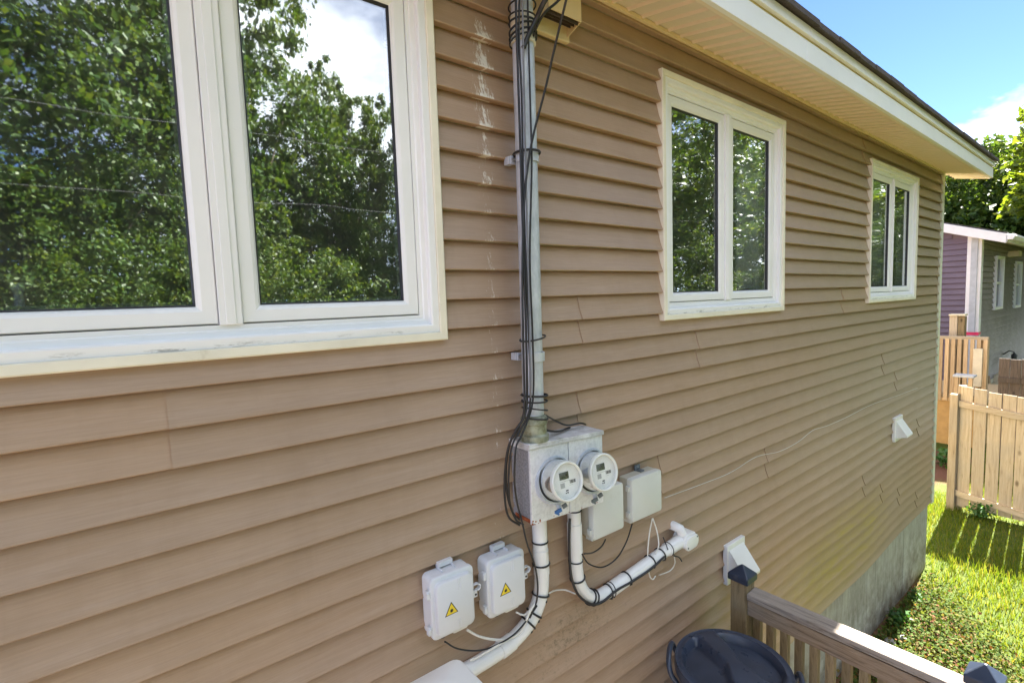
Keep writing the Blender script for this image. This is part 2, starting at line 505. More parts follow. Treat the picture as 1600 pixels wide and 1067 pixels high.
def spline(pts, sub=6):
    P = [Vector(p) for p in pts]
    if len(P) < 3: return P
    Q = [P[0] * 2 - P[1]] + P + [P[-1] * 2 - P[-2]]
    out = []
    for i in range(1, len(Q) - 2):
        p0, p1, p2, p3 = Q[i - 1:i + 3]
        for k in range(sub):
            u = k / sub
            out.append(.5 * (2 * p1 + (p2 - p0) * u + (2 * p0 - 5 * p1 + 4 * p2 - p3) * u * u + (3 * p1 - p0 - 3 * p2 + p3) * u ** 3))
    out.append(P[-1])
    return out

def tag(o, label=None, cat=None, group=None, kind=None):
    if label: o['label'] = label
    if cat: o['category'] = cat
    if group: o['group'] = group
    if kind: o['kind'] = kind
    return o
def empty(name, loc, label, cat, group=None):
    o = bpy.data.objects.new(name, None)
    o.empty_display_size = .1
    col.objects.link(o)
    o.location = loc
    tag(o, label, cat, group)
    return o
def adopt(parent, *obs):               # parent without moving (parts are built in world coordinates)
    for o in obs:
        o.parent = parent
        o.matrix_parent_inverse = Matrix.Translation(parent.location).inverted()
def copy_obj(o, parent=None, loc=None):
    c = o.copy()
    col.objects.link(c)
    if parent: c.parent = parent
    if loc is not None: c.location = loc
    return c
def bar(mb, p0, p1, w, h, up=(0, 0, 1)):
    a, b = Vector(p0), Vector(p1)
    d = (b - a).normalized()
    s = d.cross(Vector(up)).normalized()
    u = s.cross(d)
    q = []
    for e in (a, b):
        q.append([e - s * w / 2 - u * h / 2, e + s * w / 2 - u * h / 2, e + s * w / 2 + u * h / 2, e - s * w / 2 + u * h / 2])
    return mb.rings(q)
rng = random.Random(7)
# ---------------------------------------------------------------- ground
mb = MB()
gx = [-400, -60, -20, -8] + [-4 + i * .5 for i in range(49)] + [24, 30, 40, 60, 120, 500]
gy = [-400, -80, -30, -14] + [-8 + i * .5 for i in range(29)] + [8, 12, 20, 40, 100, 500]
def gz(x, y):
    if -4 < x < 22 and -8 < y < 6:
        return .035 * math.sin(1.7 * x + .6 * y) * math.sin(1.3 * y + .4) - .02
    return -.02
v = [(x, y, gz(x, y)) for y in gy for x in gx]
nx = len(gx)
f = [(j * nx + i, j * nx + i + 1, (j + 1) * nx + i + 1, (j + 1) * nx + i) for j in range(len(gy) - 1) for i in range(nx - 1)]
tag(mb.add(v, f).build('ground', 'soil_lawn', None, True), kind='structure')

# ---------------------------------------------------------------- the house
EXP = .1009
def zb(k): return 3.113 - EXP * k
XL, XR = -2.6, 7.28
WZ0, WZ1 = 3.178, 4.377
WINS = [(-.432, .852, .054), (2.083, 3.381, .060), (4.965, 6.315, .030)]
SOF = 4.566
house = empty('house', (2.3, 3.0, 0), 'brown vinyl sided house with three white windows and a white fascia', 'house')
H = []

prof1 = [(0, .0110), (.003, .0065), (.013, .0030), (.036, -.0020), (.060, -.0082), (.080, -.0156), (.0930, -.0212), (.0985, -.0226), (.1010, -.0206), (.0980, .0110)]
def bow(x, z):
    w = max(0, 1 - ((x - 4.9) / 2.3) ** 2) * max(0, 1 - ((z - 1.1) / .9) ** 2)
    dy = .0016 * math.sin(2.3 * x + 5 * z) + .0011 * math.sin(5.1 * x - 3 * z) + w * (.006 * math.sin(3.1 * x + 1.5 * z) - .004)
    dz = .0025 * math.sin(1.1 * x + 7 * z) + w * .018 * math.sin(1.9 * x + 2.0)
    return dy, dz
def blocked(x, z, m=.012):
    return any(a + m < x < b - m and WZ0 + m < z < WZ1 - m for a, b, _ in WINS)
def siding_panel(x0, x1, k0, n, lap):
    pr = []
    for c in range(n):
        for d, y in prof1:
            pr.append((zb(k0 + c) - d, y))
    # cut at the soffit, split at window heads and sills
    pr = [p for p in pr if p[0] < SOF + .004]
    if not pr: return
    if pr[0][0] < zb(k0) - .001: pr.insert(0, (SOF, pr[0][1]))
    out = [pr[0]]
    for a, b in zip(pr, pr[1:]):
        for w in (WZ1 - .012, WZ0 + .012):
            if b[0] < w < a[0]:
                u = (a[0] - w) / (a[0] - b[0])
                out.append((w, a[1] + (b[1] - a[1]) * u))
        out.append(b)
    pr = out
    xs = {x0, x1}
    q = math.ceil(x0 / .2) * .2
    while q < x1:
        if q > x0 + .03 and q < x1 - .03: xs.add(round(q, 4))
        q += .2
    for a, b, _ in WINS:
        for e in (a + .012, b - .012):
            if x0 < e < x1: xs.add(e)
    xs = sorted(xs)
    cols = [(x0 + .0005, .006)] + [(x, -.0042 * max(0, 1 - (x - x0) / .8) if lap else 0) for x in xs]
    if not lap: cols = cols[1:]
    v, f = [], []
    m = len(pr)
    for x, oy in cols:
        for z, y in pr:
            dy, dz = bow(x, z)
            v.append((x, y + oy + dy, min(z + dz, SOF + .002)))
    for i in range(len(cols) - 1):
        for j in range(m - 1):
            cx, cz = (cols[i][0] + cols[i + 1][0]) / 2, (pr[j][0] + pr[j + 1][0]) / 2
            if blocked(cx, cz): continue
            f.append((i * m + j, i * m + j + 1, (i + 1) * m + j + 1, (i + 1) * m + j))
    if not f: return
    used = sorted({i for q in f for i in q})
    ix = {a: b for b, a in enumerate(used)}
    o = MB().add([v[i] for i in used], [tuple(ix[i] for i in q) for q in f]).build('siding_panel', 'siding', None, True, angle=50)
    H.append(o)

SEAMS = {-16: [1.2, 4.86], -14: [-.6, 4.82], -2: [1.51, 4.42], 0: [.053, 2.40], 2: [-1.2, 1.487], 4: [-.5, 5.42], 6: [-1.4, 2.05, 5.80],
         8: [-.2, 3.18], 10: [-1.0], 12: [-.4, 6.59], 14: [-1.5, 4.97], 16: [-.9, 5.45], 18: [-1.8, 1.3, 6.0], 20: [-.3, 6.62], 22: [-1.2, 2.0]}
for k0 in range(-16, 24, 2):
    n = 1 if k0 == 22 else 2
    zt, zl = zb(k0), zb(k0 + n)
    cuts = sorted(SEAMS.get(k0, []))
    spans = [(XL, XR)]
    if zl > WZ0 and zt < WZ1:
        e = [XL]
        for a, b, _ in WINS: e += [a + .012, b - .012]
        e.append(XR)
        spans = [(e[i], e[i + 1]) for i in range(0, len(e), 2)]
    for a, b in spans:
        cs = [c for c in cuts if a + .15 < c < b - .15]
        ed = [a] + cs + [b]
        for i in range(len(ed) - 1):
            siding_panel(ed[i], min(ed[i + 1] + (.022 if i < len(ed) - 2 else 0), b), k0, n, i > 0)

# sheathing behind the siding, with the window openings left out
xs = sorted({XL, XR} | {e for a, b, _ in WINS for e in (a + .05, b - .05)})
zs = [.80, WZ0 + .05, WZ1 - .05, 4.56]
mb = MB()
for i in range(len(xs) - 1):
    for j in range(3):
        cx, cz = (xs[i] + xs[i + 1]) / 2, (zs[j] + zs[j + 1]) / 2
        if blocked(cx, cz): continue
        mb.box((xs[i], .012, zs[j]), (xs[i + 1], .10, zs[j + 1]))
H.append(mb.build('wall', 'plaster'))
mb = MB()
mb.box((7.20, .102, .80), (7.275, 7.0, 4.55)).box((XL, .102, .80), (XL + .075, 7.0, 4.55)).box((XL, 7.0, .80), (7.275, 7.075, 4.55))
H.append(mb.build('wall', 'siding'))
mb = MB()
mb.box((XL + .08, 3.2, .8), (7.19, 3.26, 4.5)).box((1.5, .105, .8), (1.56, 3.19, 4.5)).box((4.2, .105, .8), (4.26, 3.19, 4.5))
mb.box((XL + .08, .105, 4.50), (7.19, 6.9, 4.53)).box((XL + .08, .105, .80), (7.19, 6.9, .84))
H.append(mb.build('interior_wall', 'plaster'))

# foundation: board-formed concrete
mb = MB()
x = XL + .03
r2 = random.Random(3)
while x < 7.26:
    w = r2.choice([.42, .6, .75, 1.1])
    x1 = min(x + w, 7.262)
    y = .016 + r2.uniform(0, .005)
    mb.box((x, y, -.25), (x1 - .004, .25, .797))
    x = x1
mb.box((XL + .04, .035, -.25), (7.25, .24, .795))
mb.box((7.0, .26, -.25), (7.255, 7.0, .795)).box((XL + .04, .26, -.25), (XL + .25, 7.0, .795))
H.append(mb.build('foundation', 'concrete', bevel=.002))

# corner trim
mb = MB()
mb.box((7.255, -.022, .765), (7.335, -.002, 4.545)).box((7.313, -.0019, .765), (7.335, .09, 4.545))
H.append(mb.build('corner_trim', 'corner_trim', bevel=.003))
mb = MB()
mb.box((XL - .05, -.022, .765), (XL + .02, .06, 4.545))
H.append(mb.build('corner_trim', 'corner_trim', bevel=.003))

# windows
def loops(x0, x1, z0, z1, seq):
    rs = [[(x0 + i, y, z0 + i), (x1 - i, y, z0 + i), (x1 - i, y, z1 - i), (x0 + i, y, z1 - i)] for i, y in seq]
    return MB().rings(rs, cap=False)
for a, b, mull in WINS:
    w = loops(a, b, WZ0, WZ1, [(.0272, .05), (.0272, -.021), (.050, -.022), (.0545, -.019), (.055, -.002), (.070, .000), (.0735, .004), (.086, .0045), (.086, .06)]).build('window', 'white_vinyl')
    H.append(w)
    c = (a + b) / 2
    kids = [loops(a, b, WZ0, WZ1, [(-.001, .012), (-.001, -.027), (.003, -.030), (.024, -.0285), (.0268, -.026), (.0268, .012)]).build('trim', 'trim_cream')]
    kids[0]['label'] = 'yellowed cream outer window trim'
    mm = MB()
    mm.box((c - mull / 2, -.004, WZ0 + .0862), (c + mull / 2, .055, WZ1 - .0862))
    mm.box((c - mull * .22, -.0075, WZ0 + .0864), (c + mull * .22, -.0035, WZ1 - .0864))
    kids.append(mm.build('mullion', 'white_vinyl', bevel=.0015))
    for s0, s1 in ((a + .0875, c - mull / 2 - .0015), (c + mull / 2 + .0015, b - .0875)):
        zlo, zhi = WZ0 + .0885, WZ1 - .0885
        sa = loops(s0, s1, zlo, zhi, [(0, .055), (0, .0085), (.003, .006), (.034, .0075), (.042, .0115), (.0475, .017), (.0475, .040)]).build('sash', 'white_vinyl')
        gk = loops(s0 + .0476, s1 - .0476, zlo + .0476, zhi - .0476, [(0, .016), (.0015, .017), (.0048, .024), (.0048, .038)]).build('gasket', 'gasket')
        sp = loops(s0 + .051, s1 - .051, zlo + .051, zhi - .051, [(0, .030), (.010, .030), (.010, .041), (0, .041)]).build('spacer', 'spacer')
        pn = MB().box((s0 + .049, .0262, zlo + .049), (s1 - .049, .0292, zhi - .049)).build('pane', 'window_glass')
        dl = MB().box((s0 + .004, .0045, zlo - .0022), (s1 - .004, .02, zlo - .0002)).build('weatherstrip', 'dirt_line')
        kids += [sa, gk, sp, pn, dl]
    for kd in kids: kd.parent = w

# soffit of ribbed panels, fascia, roof
SX0, SX1 = -2.95, 7.70
EY = -.345
def sz(y): return 4.572 + y * (.075 / .345)
sp0 = None
x = SX0
prof = [(0, 0), (.076, 0), (.084, .012), (.092, .012), (.1, 0), (.176, 0), (.184, .012), (.192, .012), (.2, 0), (.276, 0), (.284, .012), (.292, .012), (.2995, 0)]
while x < SX1 - .1:
    if sp0 is None:
        mb = MB()
        v = [(px, y, sz(y) - pz) for y in (.0, -.305) for px, pz in prof]
        n = len(prof)
        sp0 = mb.add(v, [(i, i + 1, n + i + 1, n + i) for i in range(n - 1)]).build('soffit_panel', 'soffit')
        sp0.location = (x, 0, 0)
        H.append(sp0)
    else:
        H.append(copy_obj(sp0, None, (x, 0, 0)))
    x += .3
mb = MB().box((SX0, -.3, sz(-.3) - .013), (SX1 - .015, EY + .014, sz(EY) + .002))
H.append(mb.build('soffit_edge', 'soffit', bevel=.002))
mb = MB()
mb.box((XL, -.030, 4.544), (7.31, .01, 4.5625)).box((XL, -.014, 4.5625), (7.31, .01, 4.572))
H.append(mb.build('soffit_trim', 'soffit_trim', bevel=.002))
# small nail heads along the trim would be specks; ends of the fascia sheets are real joints
for fx0, fx1 in ((SX0, -.7), (-.698, 2.854), (2.856, 6.08), (6.082, SX1)):
    H.append(MB().box((fx0, EY - .010, 4.478), (fx1, EY + .012, 4.580)).build('fascia_board', 'fascia', bevel=.0015))
    H.append(MB().box((fx0 + .02, EY - .022, 4.598), (fx1 + .016, EY + .01, 4.645)).build('fascia_cap', 'fascia', bevel=.0015))
H.append(MB().box((SX0, EY - .003, 4.5805), (SX1 - .004, EY + .012, 4.5975)).build('fascia_groove', 'fascia_groove'))
PITCHR = .34
ry0, rz0 = -.385, 4.655
mb = MB()
rx0, rx1 = SX0 - .03, SX1 + .03
ridge = 3.6
def slab(ya, za, yb_, zb_, th):
    mb.hexa([(rx0, ya, za - th), (rx1, ya, za - th), (rx1, yb_, zb_ - th), (rx0, yb_, zb_ - th), (rx0, ya, za), (rx1, ya, za), (rx1, yb_, zb_), (rx0, yb_, zb_)])
yy = ry0 + .02
while yy < ridge - .01:
    y2 = min(yy + .145, ridge)
    slab(yy, rz0 + (yy - ry0) * PITCHR + .026, y2, rz0 + (y2 - ry0) * PITCHR + .012, .012)
    yy = y2
zr = rz0 + (ridge - ry0) * PITCHR
slab(ridge, zr + .01, 7.5, zr - (7.5 - ridge) * PITCHR, .03)
roof = mb.build('roof', 'shingle')
H.append(roof)
r2 = random.Random(11)
x = rx0
while x < rx1:
    w = r2.uniform(.26, .33)
    x1 = min(x + w, rx1)
    dz = r2.uniform(-.0015, .0015)
    dy = r2.uniform(-.004, .003)
    m2 = MB()
    m2.hexa([(x + .002, ry0 - .012 + dy, rz0 - .012 + dz), (x1 - .002, ry0 - .012 + dy, rz0 - .012 + dz), (x1 - .002, ry0 + .16, rz0 + .16 * PITCHR - .010), (x + .002, ry0 + .16, rz0 + .16 * PITCHR - .010),
             (x + .002, ry0 - .012 + dy, rz0 + .016 + dz), (x1 - .002, ry0 - .012 + dy, rz0 + .016 + dz), (x1 - .002, ry0 + .16, rz0 + .16 * PITCHR + .012), (x + .002, ry0 + .16, rz0 + .16 * PITCHR + .012)])
    sh = m2.build('shingle', 'shingle')
    sh.parent = roof
    x = x1
# rake boards and rake soffit at the gable end, gable triangle
for gx0, gs in ((7.335, 1), (XL - .05, -1)):
    xo = SX1 - .012 if gs > 0 else SX0 + .012
    m2 = MB()
    ya, za, yb_, zb_ = EY + .013, rz0 - .012, ridge, zr - .02
    m2.hexa([(xo - .012, ya, za - .165), (xo + .010, ya, za - .165), (xo + .010, yb_, zb_ - .165), (xo - .012, yb_, zb_ - .165), (xo - .012, ya, za - .015), (xo + .010, ya, za - .015), (xo + .010, yb_, zb_ - .015), (xo - .012, yb_, zb_ - .015)])
    H.append(m2.build('rake_board', 'fascia', bevel=.002))
    m2 = MB()
    xa, xb = (7.315, xo - .013) if gs > 0 else (xo + .013, XL)
    m2.hexa([(xa, .012, 4.578), (xb, .012, 4.578), (xb, yb_, zb_ - .13), (xa, yb_, zb_ - .13), (xa, .012, 4.586), (xb, .012, 4.586), (xb, yb_, zb_ - .12), (xa, yb_, zb_ - .12)])
    H.append(m2.build('rake_soffit', 'soffit'))
    m2 = MB()
    xg = 7.2 if gs > 0 else XL
    m2.hexa([(xg, .05, 4.551), (xg + .07, .05, 4.551), (xg + .07, 7.0, 4.551), (xg, 7.0, 4.551), (xg, .05, 4.62), (xg + .07, .05, 4.62), (xg + .07, 7.0, 4.62), (xg, 7.0, 4.62)])
    m2.add([(xg, .3, 4.621), (xg + .07, .3, 4.621), (xg + .07, ridge, zr - .05), (xg, ridge, zr - .05), (xg + .07, 6.8, 4.621), (xg, 6.8, 4.621)], [(0, 3, 5), (1, 4, 2), (0, 1, 2, 3), (3, 2, 4, 5)])
    H.append(m2.build('gable_wall', 'siding'))
adopt(house, *H)

# curtains and a bottle behind the glass
def curtain(x0, x1, y, z0, z1, n, label):
    mb = MB()
    m = n * 8
    v = []
    for z in (z0, (z0 + z1) / 2, z1):
        for i in range(m + 1):
            u = i / m
            v.append((x0 + (x1 - x0) * u, y + .028 * math.sin(u * n * 2 * math.pi) + .01 * math.sin(u * n * 5 + z), z))
    f = [(j * (m + 1) + i, j * (m + 1) + i + 1, (j + 1) * (m + 1) + i + 1, (j + 1) * (m + 1) + i) for j in range(2) for i in range(m)]
    o = mb.add(v, f).build('curtain', 'curtain', None, True)
    so = o.modifiers.new('thick', 'SOLIDIFY')
    so.thickness = .004
    tag(o, label, 'curtain', 'curtains behind the windows')
curtain(2.98, 3.42, .082, 2.6, 4.42, 6, 'pale pleated curtain behind the middle window, drawn to its right pane')
curtain(5.40, 5.75, .082, 2.6, 4.42, 5, 'pale curtain behind the far small window, hanging by its mullion')
curtain(6.08, 6.36, .082, 2.6, 4.42, 4, 'pale curtain behind the far small window, hanging at its right jamb')
bt = MB().lathe([(.011, 0), (.0115, .01), (.0105, .08), (.0085, .105), (.0085, .112), (.0125, .122), (.013, .132), (.010, .136)], (-.199, .085, 3.245), (0, 0, 1), 20).build('bottle', 'bottle_pale', None, True)
tag(bt, 'pale bottle with a flared top standing inside the large window', 'bottle')
H2 = MB().box((-.36, .062, 3.236), (.78, .24, 3.2445)).build('window_stool', 'white_vinyl')
adopt(house, H2)
# ---------------------------------------------------------------- vents on the wall
def louvre_vent(x0, x1, z0, z1, name, mat, label, hood_d, top_y=-.03):
    e = empty(name, ((x0 + x1) / 2, -.01, z0), label, 'vent', None)
    w = x1 - x0
    pl = MB().box((x0, -.0315, z0), (x1, -.004, z1)).build('back_plate', mat, bevel=.004)
    a, b = x0 + w * .10, x1 - w * .10
    zt, zm, zl = z1 - .03, z0 + (z1 - z0) * .30, z0 + (z1 - z0) * .16
    mb = MB()
    # hood: sloping front, two cheeks, open underneath
    yo = -.030 - hood_d
    mb.hexa([(a, yo, zm), (b, yo, zm), (b, -.0305, zt - .004), (a, -.0305, zt - .004), (a, yo - .004, zm + .003), (b, yo - .004, zm + .003), (b, -.0305, zt), (a, -.0305, zt)])
    for c0, c1 in ((a, a + .004), (b - .004, b)):
        mb.add([(c0, yo, zm), (c0, -.0305, zt - .004), (c0, -.0305, zl), (c0, yo, zl + .02), (c1, yo, zm), (c1, -.0305, zt - .004), (c1, -.0305, zl), (c1, yo, zl + .02)],
               [(0, 1, 2, 3), (7, 6, 5, 4), (0, 3, 7, 4), (3, 2, 6, 7)])
    mb.box((a + .0005, yo - .0035, zl + .02), (b - .0005, yo + .002, zm + .0025))
    hd = mb.build('hood', mat, bevel=.0015)
    fl = MB().box((a + .005, -.037, zl + .005), (b - .005, -.032, zt - .02)).build('flap', 'vent_dark')
    adopt(e, pl, hd, fl)
    e.location.y -= .006
    return e
louvre_vent(2.656, 2.862, 1.585, 1.825, 'vent_hood', 'vent_white', 'white plastic wall vent hood just behind the capped railing post', .10)
louvre_vent(5.735, 5.965, 1.812, 2.048, 'vent_hood', 'vent_white', 'white plastic wall vent hood low on the far end of the siding', .085)
# beige exhaust hood under the eave
e = empty('exhaust_hood', (1.37, -.01, 4.318), 'beige plastic exhaust hood under the eave beside the mast', 'vent')
x0, x1, z0, z1 = 1.272, 1.472, 4.318, 4.515
pl = MB().box((x0, -.028, z0), (x1, -.006, z1)).build('back_plate', 'vent_beige', bevel=.004)
mb = MB()
a, b = x0 + .018, x1 - .012
mb.prism([(a, 4.36), (a, 4.50), (b, 4.50), (b, 4.36)], -.105, -.101)
mb.add([(a, -.028, 4.507), (b, -.028, 4.507), (b, -.078, 4.507), (a, -.078, 4.507), (b, -.103, 4.47), (a, -.103, 4.47)], [(0, 1, 2, 3), (3, 2, 4, 5)])
for c0, c1 in ((a, a + .004), (b - .004, b)):
    mb.add([(c0, -.029, 4.335), (c0, -.105, 4.36), (c0, -.105, 4.47), (c0, -.078, 4.507), (c0, -.029, 4.507), (c1, -.029, 4.335), (c1, -.105, 4.36), (c1, -.105, 4.47), (c1, -.078, 4.507), (c1, -.029, 4.507)],
           [(0, 1, 2, 3, 4), (9, 8, 7, 6, 5), (0, 5, 6, 1)])
hd = mb.build('hood', 'vent_beige')
mb = MB()
for i in range(3): mb.box((a + .006, -.092 + i * .02, 4.352 + i * .004), (b - .006, -.089 + i * .02, 4.372 + i * .004))
fl = mb.build('louvre', 'vent_dark')
adopt(e, pl, hd, fl)

# ---------------------------------------------------------------- service mast
MX, MY = 1.176, -.088
mast = empty('service_mast', (MX, MY, 2.78), 'grey galvanised steel service mast running up the wall from the meter box', 'pipe')
parts = []
mb = MB().tube([(MX - .004, MY, 2.80), (MX, MY, 3.6), (MX + .002, MY, 4.2), (MX + .002, MY, 5.7)], .0395, 28)
parts.append(mb.build('pipe', 'galvanised', None, True, angle=60))
parts.append(MB().lathe([(.046, 0), (.046, .005), (.043, .014), (.043, .09), (.0405, .10)], (MX + .002, MY, 4.205), (0, 0, 1), 28).build('coupling', 'trim_cream', None, True, angle=40))
parts.append(MB().lathe([(.055, -.01), (.055, .012), (.048, .018), (.0475, .052), (.051, .056), (.051, .075), (.044, .085), (.040, .088)], (MX - .004, MY, 2.785), (0, 0, 1), 28).build('hub', 'old_hub', None, True, angle=40))
for z in (4.328, 4.29, 4.27, 4.248, 4.228, 4.212, 3.826, 3.161, 2.948, 2.926, 2.895, 2.86):
    tl = rng.uniform(-.012, .012)
    c = Vector((MX - .005, MY - .009, z))
    pts = [c + Vector((.0475 * math.cos(q), .0485 * math.sin(q), tl * math.cos(q + z))) for q in [2 * math.pi * i / 24 for i in range(24)]]
    parts.append(MB().tube(pts, rng.uniform(.0028, .0048), 6, True).build('tape_wrap', 'black_plastic', None, True))
for z in (3.812, 3.092):
    mb = MB()
    ro, ri = .0455, .0402
    pts_o = [(MX + ro * math.cos(q), MY + ro * math.sin(q)) for q in [math.radians(d) for d in range(-185, 100, 15)]]
    pts_i = [(MX + ri * math.cos(q), MY + ri * math.sin(q)) for q in [math.radians(d) for d in range(-185, 100, 15)]]
    rs = [[(o[0], o[1], z - .017), (o[0], o[1], z + .017), (i_[0], i_[1], z + .017), (i_[0], i_[1], z - .017)] for o, i_ in zip(pts_o, pts_i)]
    mb.rings(rs)
    mb.box((MX - .040, -.048, z - .015), (MX + .012, -.042, z + .015))
    mb.box((MX - .044, -.0415, z - .014), (MX - .022, -.012, z + .014))
    cl = mb.build('clamp', 'galvanised', bevel=.001)
    bo = MB().lathe([(.010, 0), (.010, .006), (.005, .0061), (.005, .014)], (MX - .028, -.048, z), (0, -1, 0), 6).build('bolt', 'spacer')
    bo.parent = cl
    parts.append(cl)
adopt(mast, *parts)

# ---------------------------------------------------------------- cables
CAB = {
 'm1':[(1.115,-0.137,4.397),(1.111,-0.137,4.314),(1.11,-0.137,4.168),(1.11,-0.137,3.894),(1.109,-0.137,3.612),(1.109,-0.137,3.345),(1.107,-0.137,3.094),(1.097,-0.137,2.91)],
 'm2':[(1.131,-0.137,4.382),(1.12,-0.137,4.192),(1.123,-0.137,4.003),(1.118,-0.137,3.678),(1.118,-0.137,3.412),(1.12,-0.137,3.185),(1.121,-0.137,3.0),(1.108,-0.137,2.897)],
 'm3':[(1.164,-0.137,4.373),(1.162,-0.137,4.172),(1.161,-0.137,3.946),(1.159,-0.137,3.771),(1.137,-0.137,3.458),(1.138,-0.137,3.184),(1.136,-0.137,2.998),(1.12,-0.137,2.906)],
 'm4':[(1.124,-0.4,4.282),(1.148,-0.34,4.228),(1.163,-0.27,4.128),(1.167,-0.21,4.009),(1.156,-0.16,3.885),(1.139,-0.145,3.788),(1.121,-0.14,3.678),(1.107,-0.14,3.545),(1.098,-0.137,3.345),(1.093,-0.137,3.096),(1.088,-0.137,2.912)],
 'm5':[(1.207,-0.3,4.384),(1.17,-0.22,4.293),(1.172,-0.17,4.255),(1.15,-0.145,4.197),(1.136,-0.14,4.164)],
 'm6':[(1.25,-0.3,4.36),(1.234,-0.22,4.314),(1.199,-0.18,4.276),(1.191,-0.14,4.236),(1.195,-0.12,4.216)],
 'loop1':[(1.088,-0.137,2.912),(1.06,-0.12,2.839),(1.038,-0.1,2.774),(1.026,-0.09,2.679),(1.022,-0.09,2.585),(1.037,-0.09,2.513),(1.093,-0.08,2.463)],
 'loop2':[(1.096,-0.137,2.899),(1.074,-0.12,2.829),(1.048,-0.11,2.781),(1.037,-0.1,2.691),(1.035,-0.1,2.584),(1.058,-0.1,2.505),(1.096,-0.1,2.471)],
 'loop3':[(1.108,-0.137,2.885),(1.07,-0.14,2.822),(1.034,-0.15,2.785),(1.023,-0.15,2.672),(1.031,-0.15,2.589),(1.072,-0.12,2.503),(1.111,-0.1,2.389),(1.146,-0.095,2.299),(1.159,-0.095,2.212),(1.15,-0.095,2.144),(1.115,-0.095,2.094)],
 'loop4':[(1.099,-0.137,2.891),(1.077,-0.11,2.839),(1.055,-0.09,2.787),(1.049,-0.07,2.705),(1.047,-0.07,2.596),(1.07,-0.07,2.516),(1.11,-0.06,2.471)],
 'stub':[(1.183,-0.12,2.881),(1.245,-0.1,2.848),(1.357,-0.07,2.794),(1.454,-0.05,2.781),(1.509,-0.03,2.762)],
 'stub2':[(1.161,-0.13,2.862),(1.194,-0.12,2.818),(1.292,-0.09,2.784),(1.394,-0.05,2.773)],
 'p2b':[(1.348,-0.085,2.411),(1.342,-0.085,2.319),(1.342,-0.085,2.223),(1.352,-0.085,2.148),(1.39,-0.085,2.066),(1.464,-0.085,1.998),(1.534,-0.085,1.981),(1.627,-0.085,1.995),(1.744,-0.085,1.995),(1.87,-0.085,2.002),(1.981,-0.085,2.025)],
 'dk1':[(1.598,-0.05,2.228),(1.559,-0.06,2.211),(1.495,-0.07,2.211),(1.429,-0.08,2.232)],
 'dk2':[(1.784,-0.05,2.243),(1.741,-0.05,2.171),(1.671,-0.05,2.115),(1.576,-0.05,2.107),(1.478,-0.06,2.163),(1.417,-0.08,2.237)],
 'wt1':[(1.936,-0.05,2.222),(1.909,-0.05,2.143),(1.895,-0.05,2.035),(1.907,-0.05,1.945),(1.933,-0.05,1.912),(1.955,-0.05,1.921)],
 'wt2':[(1.939,-0.05,2.222),(1.946,-0.07,2.153),(1.942,-0.08,2.094),(1.903,-0.09,2.068)],
 'wt3':[(2.07,-0.08,1.989),(2.103,-0.06,1.935),(2.091,-0.04,1.893),(2.024,-0.02,1.885)],
 'wt4':[(0.856,-0.06,2.146),(0.908,-0.06,2.097),(0.974,-0.07,2.059),(1.027,-0.085,2.05),(1.077,-0.09,2.059),(1.114,-0.095,2.116),(1.146,-0.09,2.137)],
 'bk4':[(0.771,-0.05,2.137),(0.819,-0.05,2.088),(0.893,-0.06,2.05),(0.95,-0.085,2.053),(1.037,-0.09,2.059),(1.102,-0.095,2.093),(1.153,-0.095,2.128)],
 'wt5':[(1.076,-0.06,2.117),(1.109,-0.07,2.097),(1.136,-0.09,2.13)],
 'wt6':[(1.238,-0.07,2.132),(1.307,-0.03,2.097),(1.362,-0.03,2.077),(1.374,-0.08,2.078)],
 'wt7':[(1.027,-0.085,2.05),(0.947,-0.09,2.052),(0.877,-0.085,2.046),(0.847,-0.085,2.05)],
 'blk8':[(2.048,-0.03,2.083),(2.043,-0.05,2.055),(2.016,-0.08,2.047)],
 'blk9':[(2.055,-0.09,2.005),(2.125,-0.07,1.964),(2.165,-0.06,1.924)],
 'wire':[(2.051,-0.03,2.288),(2.415,-0.02,2.264),(2.713,-0.02,2.256),(3.011,-0.024,2.283),(3.322,-0.02,2.247),(3.612,-0.02,2.253),(3.844,-0.024,2.291),(4.109,-0.02,2.275),(4.507,-0.015,2.269),(5.101,-0.015,2.281),(5.795,-0.02,2.26),(6.498,-0.015,2.239)],
}
def cable(key, r, mat, label, extra=None):
    p = CAB[key] + (CAB[extra][1:] if extra else [])
    if key == 'wire': p = [(a, b - .008, c) for a, b, c in p]
    o = MB().tube(spline(p, 7), r, 8).build('cable', mat, None, True)
    return tag(o, label, 'cable')
cable('m1', .0042, 'black_cable', 'black cable strapped down the left side of the mast, looping beside the meter box', 'loop1')
cable('m2', .0036, 'black_cable', 'second black cable from the left on the mast, looping beside the meter box', 'loop2')
cable('m3', .0034, 'black_cable', 'black cable down the middle of the mast, running on to the left white conduit', 'loop3')
cable('m4', .0040, 'black_cable', 'black cable slanting across the mast from the eave past the exhaust hood', 'loop4')
cable('m5', .0085, 'black_cable', 'thick black service cable bending into the mast top')
cable('m6', .0045, 'black_cable', 'thin black cable curving over the beige exhaust hood')
CAB['g1'] = [(1.135, -.145, 4.40), (1.132, -.142, 4.1), (1.128, -.140, 3.7), (1.124, -.139, 3.3), (1.118, -.139, 2.95)]
cable('g1', .0034, 'grey_cable', 'dark grey cable running straight down the mast front')
cable('stub', .0038, 'black_cable', 'thin black lead from the mast base resting along the meter box top')
cable('stub2', .0048, 'black_cable', 'short black cable end curled on the meter box top')
cable('p2b', .0055, 'black_cable', 'black cable following the underside of the right white conduit')
cable('dk1', .0032, 'black_cable', 'short black wire from the cabinet half hidden by the meter box')
cable('dk2', .0032, 'black_cable', 'black wire hanging in a deep curve below the outer beige cabinet')
cable('wt1', .0032, 'white_wire', 'white wire loop hanging down behind the right conduit')
